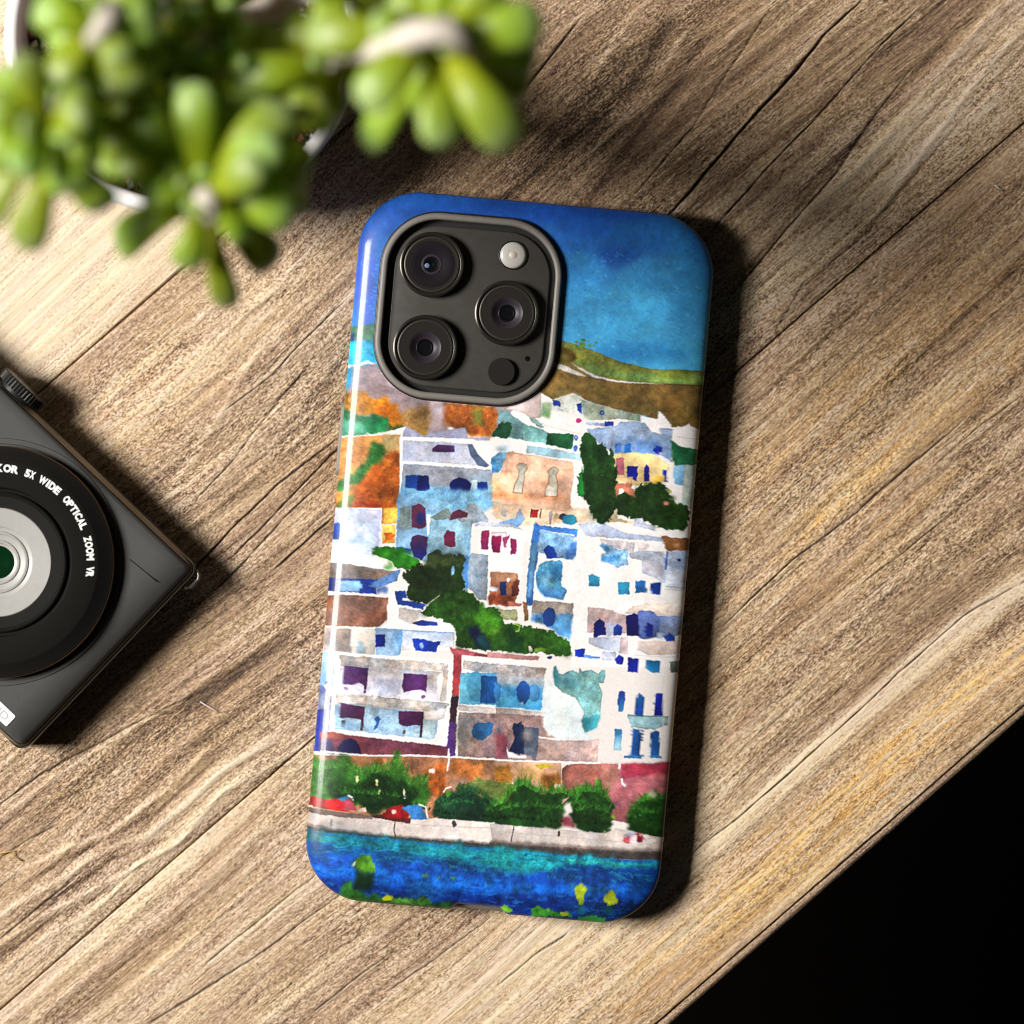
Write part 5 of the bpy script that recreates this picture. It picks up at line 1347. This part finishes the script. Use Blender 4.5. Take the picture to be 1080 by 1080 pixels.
# lettering round the barrel: text, start and end angle in the photograph (degrees, anticlockwise from +x)
RT = 96.3 / S * (HC - LZ - 5) / D
VT = []; FT = []
for word, a0, a1 in (('NIKKOR', 102, 76.0), ('5X', 72.0, 65.6), ('WIDE', 62.6, 47.6), ('OPTICAL', 43.4, 20.6), ('ZOOM', 16.0, 1.2), ('VR', -2.6, -9.0)):
    wgt = [{'I': 0.55, 'W': 1.3, 'M': 1.15, 'O': 1.05}.get(c_, 1.0) for c_ in word]
    tot = sum(wgt); acc = 0
    for c_, w_ in zip(word, wgt):
        ang = math.radians(a0 + (a1 - a0) * (acc + w_ / 2) / tot) - CA
        acc += w_
        V, F = glyph_mesh(c_, 2.25, 0.12)
        xs_ = [v[0] for v in V]; xm = (min(xs_) + max(xs_)) / 2; slot = abs(math.radians(a1 - a0)) * w_ / tot * RT * 0.98
        kx_ = slot / (max(xs_) - min(xs_)) if c_ != 'I' else 1.0
        V = [((v[0] - xm) * kx_, v[1], 0) for v in V]
        b0 = len(VT)
        for (x, y, z) in V:
            r = RT + y; t = ang - x / RT
            VT.append((r * math.cos(t), r * math.sin(t), LZ + 4.86))
        FT += [tuple(i + b0 for i in f) for f in F]
add_mesh('lettering', VT, FT, white_m, LENS, smooth=False)
# white badge with grey letters in the lower corner
q = [cc(16.7, 755.4), cc(6.8, 766.6)]
bh = math.dist(q[0], q[1]); bx1 = (q[0][0] + q[1][0]) / 2; by0 = min(q[0][1], q[1][1])
bw = 11.0
badge_m = mat('white_badge_paint', (0.82, 0.82, 0.80), 0.4)
bgx, bgy = bx1 - bw / 2, (q[0][1] + q[1][1]) / 2
V, F = loft([ring3(rrect(bw / 2, bh / 2, 0.4, 5, 2, 2), 0.0), ring3(rrect(bw / 2, bh / 2, 0.4, 5, 2, 2), 0.12)], False, True)
bd = add_mesh('badge', V, F, badge_m, cpt, smooth=False); bd.location = (bgx * MM, bgy * MM, (CZ + 0.02) * MM)
V, F = glyph_mesh('HD', 2.5, -0.02)
V = [(x * 1.25 + bw / 2 - 3.3, y - 0.9, 0.15) for x, y, z in V]
add_mesh('badge_letters', V, F, mat('pale_grey_lettering', (0.42, 0.42, 0.41), 0.5), bd, smooth=False)
# knurled dial on the top plate, seen edge-on
dc = cc(21, 410, 9)
def dial():
    V = []; F = []; n = 120
    prof = [(4.6, -0.6), (5.3, -0.6), (5.3, 0.15), (6.0, 0.3), (6.0, 2.3), (5.6, 2.7), (4.2, 2.9)]
    for j, (r, y) in enumerate(prof):
        for k in range(n):
            t = 2 * math.pi * k / n
            rr = r * (1 - (0.045 if (k % 3 == 0 and j in (3, 4)) else 0.0))
            V.append((rr * math.cos(t), y, rr * math.sin(t)))
    for j in range(len(prof) - 1):
        for k in range(n):
            k2 = (k + 1) % n
            F.append((j * n + k, (j + 1) * n + k, (j + 1) * n + k2, j * n + k2))
    F.append(tuple((len(prof) - 1) * n + k for k in reversed(range(n))))
    return V, F
V, F = dial()
dm = mat('black_knurled_metal', (0.05, 0.05, 0.047), 0.33, metal=0.7)
o = add_mesh('mode_dial', V, F, dm, cpt, smooth=False); o.location = (dc[0] * MM, 0.25 * MM, 6.6 * MM)
# strap lug at the corner
lg = cc(206, 609, 15)
pts = [(0.0, -4.6), (1.1, -4.5), (1.75, -3.7), (1.75, -1.0), (1.1, -0.2), (0.0, 0.0)]
V, F = tube([(p[0], p[1], 0) for p in pts], [0.45] * 6, 8)
o = add_mesh('strap_lug', V, F, mat('dark_lug_metal', (0.20, 0.17, 0.14), 0.35, metal=0.8), cpt); o.location = (0.0, (-0.8) * MM, 8.5 * MM)
# ------------------------------------------------------------------ potted succulent above the corner of the table
potx, poty = un(192, 38, 30)
plant = empty('potted_succulent', (potx * MM, poty * MM, 0))
tag(plant, 'leafy green jade succulent in a white pot at the table corner', 'potted plant')
def pl(px, py, z):
    x, y = un(px, py, z); return (x - potx, y - poty, z)
kP = (HC - 30) / D / S
RO, RI = 189 * kP, 173 * kP
pot_m = mat('white_glazed_ceramic', (0.80, 0.79, 0.77), 0.25, coat=0.4)
V, F = lathe([(RO * 0.72, 0.2), (RO * 0.76, 0.6), (RO * 0.86, 9), (RO * 0.95, 22), (RO - 0.4, 27), (RO, 28.6), (RO - 0.6, 29.6), (RO - 1.5, 30.0), (RI + 0.8, 30.0), (RI, 29.3), (RI - 0.4, 26), (RI - 1.2, 16)], 128)
sharp(add_mesh('pot', V, F[:-1], pot_m, plant), 50)
# grit
def grit():
    R = random.Random(3); V = []; F = []; C = []
    soil = RI - 0.9
    base = [(1, 0, 0), (-1, 0, 0), (0, 1, 0), (0, -1, 0), (0, 0, 1), (0, 0, -1)]
    fc = [(0, 2, 4), (2, 1, 4), (1, 3, 4), (3, 0, 4), (2, 0, 5), (1, 2, 5), (3, 1, 5), (0, 3, 5)]
    for _ in range(3600):
        a = R.uniform(0, 2 * math.pi); r = soil * math.sqrt(R.random())
        s = R.uniform(0.5, 1.25); z = 20.5 + R.uniform(-0.5, 1.0) + 3.5 * (1 - (r / soil) ** 2)
        M = Matrix.Rotation(R.uniform(0, 6.3), 3, Vector((R.uniform(-1, 1), R.uniform(-1, 1), R.uniform(-1, 1) + 0.01)).normalized())
        sc = (s * R.uniform(.7, 1.3), s * R.uniform(.7, 1.3), s * R.uniform(.5, 1))
        t = R.random()
        c = (0.30, 0.035, 0.035) if t < .34 else (0.55, 0.50, 0.45) if t < .52 else (0.14, 0.05, 0.035) if t < .75 else (0.035, 0.025, 0.02)
        c = [q * R.uniform(.7, 1.25) for q in c]
        b = len(V)
        for v in base:
            p = M @ Vector((v[0] * sc[0], v[1] * sc[1], v[2] * sc[2]))
            V.append((r * math.cos(a) + p.x, r * math.sin(a) + p.y, z + p.z)); C.append((*c, 1))
        F += [tuple(i + b for i in f) for f in fc]
    n0 = len(V)                                   # soil under the grit
    for k in range(64):
        t = 2 * math.pi * k / 64; V.append((RI * math.cos(t), RI * math.sin(t), 19.5)); C.append((0.03, 0.02, 0.015, 1))
    F.append(tuple(range(n0, n0 + 64)))
    m = bpy.data.materials.new('red_and_white_grit'); m.use_nodes = True
    a_ = m.node_tree.nodes.new('ShaderNodeAttribute'); a_.attribute_name = 'chip'
    b_ = m.node_tree.nodes['Principled BSDF']; b_.inputs['Roughness'].default_value = 0.6
    m.node_tree.links.new(a_.outputs['Color'], b_.inputs['Base Color'])
    o = add_mesh('grit', V, F, m, plant, smooth=False)
    ca = o.data.color_attributes.new('chip', 'FLOAT_COLOR', 'POINT')
    ca.data.foreach_set('color', np.array(C, np.float32).ravel())
    o['kind'] = 'stuff'
    return o
grit()
# leaves
leaf_m = bpy.data.materials.new('succulent_leaf'); leaf_m.use_nodes = True
def _leaf():
    nt = leaf_m.node_tree; N = nt.nodes; L = nt.links; b = N['Principled BSDF']
    t = N.new('ShaderNodeAttribute'); t.attribute_name = 'along'
    h = N.new('ShaderNodeAttribute'); h.attribute_name = 'hue'
    cr = N.new('ShaderNodeValToRGB'); E = cr.color_ramp.elements
    E[0].position = 0.0; E[0].color = (0.54, 0.58, 0.02, 1)
    E[1].position = 1.0; E[1].color = (0.47, 0.62, 0.24, 1)
    e = E.new(0.45); e.color = (0.40, 0.52, 0.014, 1)
    e = E.new(0.78); e.color = (0.38, 0.54, 0.06, 1)
    L.new(t.outputs['Fac'], cr.inputs['Fac'])
    hs = N.new('ShaderNodeHueSaturation'); L.new(cr.outputs['Color'], hs.inputs['Color'])
    mr = N.new('ShaderNodeMapRange'); mr.inputs[3].default_value = 0.485; mr.inputs[4].default_value = 0.515
    L.new(h.outputs['Fac'], mr.inputs[0]); L.new(mr.outputs[0], hs.inputs['Hue'])
    mv = N.new('ShaderNodeMapRange'); mv.inputs[3].default_value = 0.78; mv.inputs[4].default_value = 1.12
    L.new(h.outputs['Fac'], mv.inputs[0]); L.new(mv.outputs[0], hs.inputs['Value'])
    L.new(hs.outputs['Color'], b.inputs['Base Color'])
    b.inputs['Roughness'].default_value = 0.42
    b.inputs['Specular IOR Level'].default_value = 0.6
    b.inputs['Subsurface Weight'].default_value = 0.5
    b.inputs['Subsurface Radius'].default_value = (0.5, 1.0, 0.15)
    b.inputs['Subsurface Scale'].default_value = 0.003
    tr = N.new('ShaderNodeBsdfTranslucent'); L.new(hs.outputs['Color'], tr.inputs['Color'])
    ms = N.new('ShaderNodeMixShader'); ms.inputs[0].default_value = 0.32
    L.new(b.outputs[0], ms.inputs[1]); L.new(tr.outputs[0], ms.inputs[2]); L.new(ms.outputs[0], N['Material Output'].inputs['Surface'])
_leaf()
bark_m = mat('pale_succulent_stem', (0.62, 0.55, 0.47), 0.6, vary=0.25, vscale=400)
WT = [0.44, 0.47, 0.53, 0.63, 0.76, 0.89, 0.97, 1.0, 0.94, 0.78, 0.54, 0.24]
TT = [0.0, 0.08, 0.18, 0.30, 0.43, 0.56, 0.68, 0.78, 0.87, 0.94, 0.98, 1.0]
def leaf(acc, base, tip, width, hue, roll=0.0, droop=0.12):
    V, F, T, H = acc
    b = Vector(base); t = Vector(tip); ax = t - b; L_ = ax.length; d = ax.normalized()
    side = d.cross(Vector((0, 0, 1)))
    if side.length < 0.1: side = Vector((1, 0, 0))
    side.normalize(); up = side.cross(d).normalized()
    q = Matrix.Rotation(roll, 3, d); side = q @ side; up = q @ up
    seg = 12; n0 = len(V)
    for wt, tt in zip(WT, TT):
        c = b + ax * tt + up * (L_ * droop * math.sin(math.pi * tt))
        w2 = width * 0.5 * wt; th = w2 * 0.46
        for k in range(seg):
            a = 2 * math.pi * k / seg
            V.append(tuple(c + side * (w2 * math.cos(a)) + up * (th * math.sin(a) * (1.0 if math.sin(a) > 0 else 1.15))))
            T.append(tt); H.append(hue)
    m = len(TT)
    for i in range(m - 1):
        for k in range(seg):
            k2 = (k + 1) % seg
            F.append((n0 + i * seg + k, n0 + i * seg + k2, n0 + (i + 1) * seg + k2, n0 + (i + 1) * seg + k))
    F.append(tuple(n0 + k for k in reversed(range(seg)))); F.append(tuple(n0 + (m - 1) * seg + k for k in range(seg)))
# rosettes traced from the photograph: heart (px, py, z), leaves (tip px, py, z, width px)
ROS = [
 ((215, 205, 128), [((206, 93), 134, 36), ((243, 108), 128, 34), ((147, 115), 122, 36), ((113, 165), 118, 34), ((172, 185), 128, 30), ((300, 118), 132, 40), ((288, 152), 138, 38), ((272, 175), 140, 34),
   ((128, 258), 114, 38), ((152, 205), 130, 28), ((196, 280), 122, 30), ((240, 318), 108, 26), ((306, 222), 128, 40), ((285, 275), 108, 36), ((262, 245), 120, 34), ((318, 178), 114, 34), ((140, 150), 110, 34), ((318, 205), 108, 36)]),
 ((52, 140, 144), [((22, 62), 150, 34), ((-14, 112), 148, 38), ((-18, 160), 142, 36), ((20, 180), 150, 34), ((88, 120), 152, 30), ((100, 160), 142, 38), ((112, 216), 136, 36), ((76, 200), 142, 40), ((28, 258), 136, 34), ((-12, 230), 136, 34), ((52, 205), 136, 36), ((5, 75), 136, 36), ((85, 90), 144, 30)]),
 ((112, 28, 136), [((40, 8), 136, 36), ((58, 88), 136, 34), ((88, 85), 132, 36), ((140, 92), 138, 40), ((160, 20), 140, 42), ((150, -20), 136, 36), ((85, -20), 134, 36), ((55, 40), 128, 34), ((168, 70), 124, 36), ((128, 62), 144, 28)]),
 ((462, 40, 138), [((386, 108), 142, 40), ((390, 150), 120, 32), ((438, 118), 124, 26), ((464, 148), 140, 36), ((536, 148), 138, 42), ((552, 92), 122, 34), ((566, 22), 140, 40), ((520, -18), 142, 38), ((470, -20), 138, 34), ((420, -8), 134, 34), ((330, 38), 134, 38), ((395, 25), 140, 32), ((560, 60), 128, 34)]),
 ((352, 62, 120), [((248, 86), 120, 38), ((300, 116), 116, 38), ((262, 60), 108, 34), ((345, 120), 108, 34), ((300, 20), 112, 34), ((395, 100), 108, 32)]),
 ((232, -12, 124), [((190, 40), 120, 36), ((235, 60), 112, 36), ((180, -30), 116, 34), ((215, 75), 108, 34)]),
 ((345, -20, 128), [((350, 30), 130, 36), ((400, 0), 124, 34), ((380, -60), 122, 34)]),
 ((172, 118, 112), [((150, 40), 108, 36), ((196, 52), 108, 36), ((240, 110), 108, 38), ((120, 110), 108, 36), ((160, 180), 108, 36), ((215, 60), 108, 34), ((262, 150), 108, 34), ((132, 70), 108, 32)]),
 ((150, 60, 126), [((93, 87), 112, 33), ((86, 30), 115, 38), ((142, -14), 122, 39), ((194, -10), 111, 39), ((215, 52), 121, 34), ((178, 123), 113, 34), ((115, 115), 119, 39)]),
 ((205, 35, 124), [((263, -23), 115, 38), ((269, 44), 109, 39), ((263, 73), 114, 33), ((204, 113), 110, 33), ((150, 84), 109, 36), ((127, 11), 118, 33), ((185, -36), 114, 36)]),
 ((180, 5, 128), [((123, -15), 112, 39), ((140, -56), 118, 34), ((217, -59), 113, 34), ((255, -14), 123, 40), ((243, 39), 116, 33), ((183, 66), 121, 40), ((136, 72), 115, 40)]),
 ((112, 112, 124), [((84, 57), 118, 37), ((115, 50), 117, 35), ((149, 66), 114, 32), ((179, 133), 122, 34), ((141, 176), 121, 38), ((107, 178), 116, 37), ((75, 163), 119, 37), ((41, 105), 117, 33)]),
 ((286, 128, 122), [((303, 76), 116, 32), ((335, 97), 119, 38), ((350, 115), 120, 38), ((316, 183), 116, 38), ((289, 198), 113, 31), ((255, 168), 117, 32), ((222, 119), 113, 38), ((241, 90), 114, 38)]),
 ((238, 68, 120), [((184, 107), 117, 35), ((176, 43), 117, 32), ((208, 16), 110, 33), ((251, 14), 117, 33), ((297, 32), 111, 34), ((303, 92), 113, 32), ((275, 128), 117, 37), ((219, 121), 113, 31)]),
]
for i, (hp, lv) in enumerate(ROS):
    acc = ([], [], [], [])
    heart = Vector(pl(*hp)); R = random.Random(50 + i)
    for j, (tp, tz, wd) in enumerate(lv):
        tip = Vector(pl(tp[0], tp[1], tz))
        b = heart + (tip - heart) * 0.10 + Vector((R.uniform(-1, 1), R.uniform(-1, 1), -1.5 - 0.25 * max(0, hp[2] - tz)))
        if hp[2] > 125 and (tip - heart).length > 8: tip = heart + (tip - heart) * 1.06
        leaf(acc, b, tip, wd / S * 1.06, R.random(), R.uniform(-0.35, 0.35), R.uniform(0.06, 0.2))
    for j in range(5):                              # young leaves in the heart
        a = R.uniform(0, 6.28)
        tip = heart + Vector((math.cos(a) * 4.5, math.sin(a) * 4.5, 5.5 + R.uniform(-1, 2)))
        leaf(acc, heart + Vector((0, 0, -1)), tip, 3.4, R.random(), R.uniform(-.4, .4), 0.1)
    o = add_mesh('leaf_rosette', acc[0], acc[1], leaf_m, plant)
    fattr(o, 'along', acc[2]); fattr(o, 'hue', acc[3])
    # branch from the soil
    foot = Vector((heart.x * 0.18, heart.y * 0.18, 21)); mid = heart * 0.62 + foot * 0.38 + Vector((0, 0, 3))
    mid2 = heart * 0.88 + foot * 0.12 + Vector((0, 0, 1))
    V, F = tube([foot, foot * 0.6 + mid * 0.4 + Vector((0, 0, 2)), mid, mid2, heart + Vector((0, 0, 0.8))], [4.6, 4.0, 3.2, 2.8, 2.2], 12)
    add_mesh('branch', V, F, bark_m, plant)
# bright bare stem crossing the right-hand rosette
V, F = tube([pl(352, 55, 128), pl(400, 52, 138), pl(440, 36, 144), pl(470, 30, 146), pl(505, 58, 142)], [1.8, 2.4, 3.0, 2.9, 1.8], 12)
add_mesh('branch', V, F, bark_m, plant)
V, F = tube([pl(214, 198, 128), pl(220, 212, 133), pl(224, 232, 132)], [2.2, 2.6, 1.6], 12)
add_mesh('branch', V, F, bark_m, plant)
V, F = tube([pl(70, 105, 120), pl(40, 128, 124), pl(30, 150, 122)], [2.4, 2.6, 1.8], 12)
add_mesh('branch', V, F, bark_m, plant)
V, F = tube([pl(100, 45, 140), pl(115, 20, 144), pl(122, 5, 142)], [2.4, 2.6, 1.8], 12)
add_mesh('branch', V, F, bark_m, plant)

# ------------------------------------------------------------------ stray fibres on the wood
fib_m = mat('pale_fibre', (0.70, 0.68, 0.62), 0.6)
straw_m = mat('straw_fibre', (0.55, 0.34, 0.07), 0.6)
def fibre(pts, r, m, label):
    P = [(*un(a, b, 0.3), 0.55 + 0.2 * math.sin(i)) for i, (a, b) in enumerate(pts)]
    c = P[0]
    V, F = tube([(p[0] - c[0], p[1] - c[1], p[2]) for p in P], [r] * len(P), 6)
    o = add_mesh('fibre', V, F, m); o.location = (c[0] * MM, c[1] * MM, 0)
    tag(o, label, 'fibre', 'stray fibres on the table')
fibre([(211, 740), (218, 744), (225, 748), (231, 752)], 0.11, fib_m, 'short pale fibre on the wood below the compact camera')
fibre([(1049, 195), (1052, 198), (1056, 201)], 0.12, fib_m, "tiny pale fibre on the wood near the photo's right edge")
fibre([(-2, 900), (6, 899), (13, 897), (15, 903), (24, 908)], 0.13, straw_m, 'curled yellow straw fibre at the left edge of the wood')
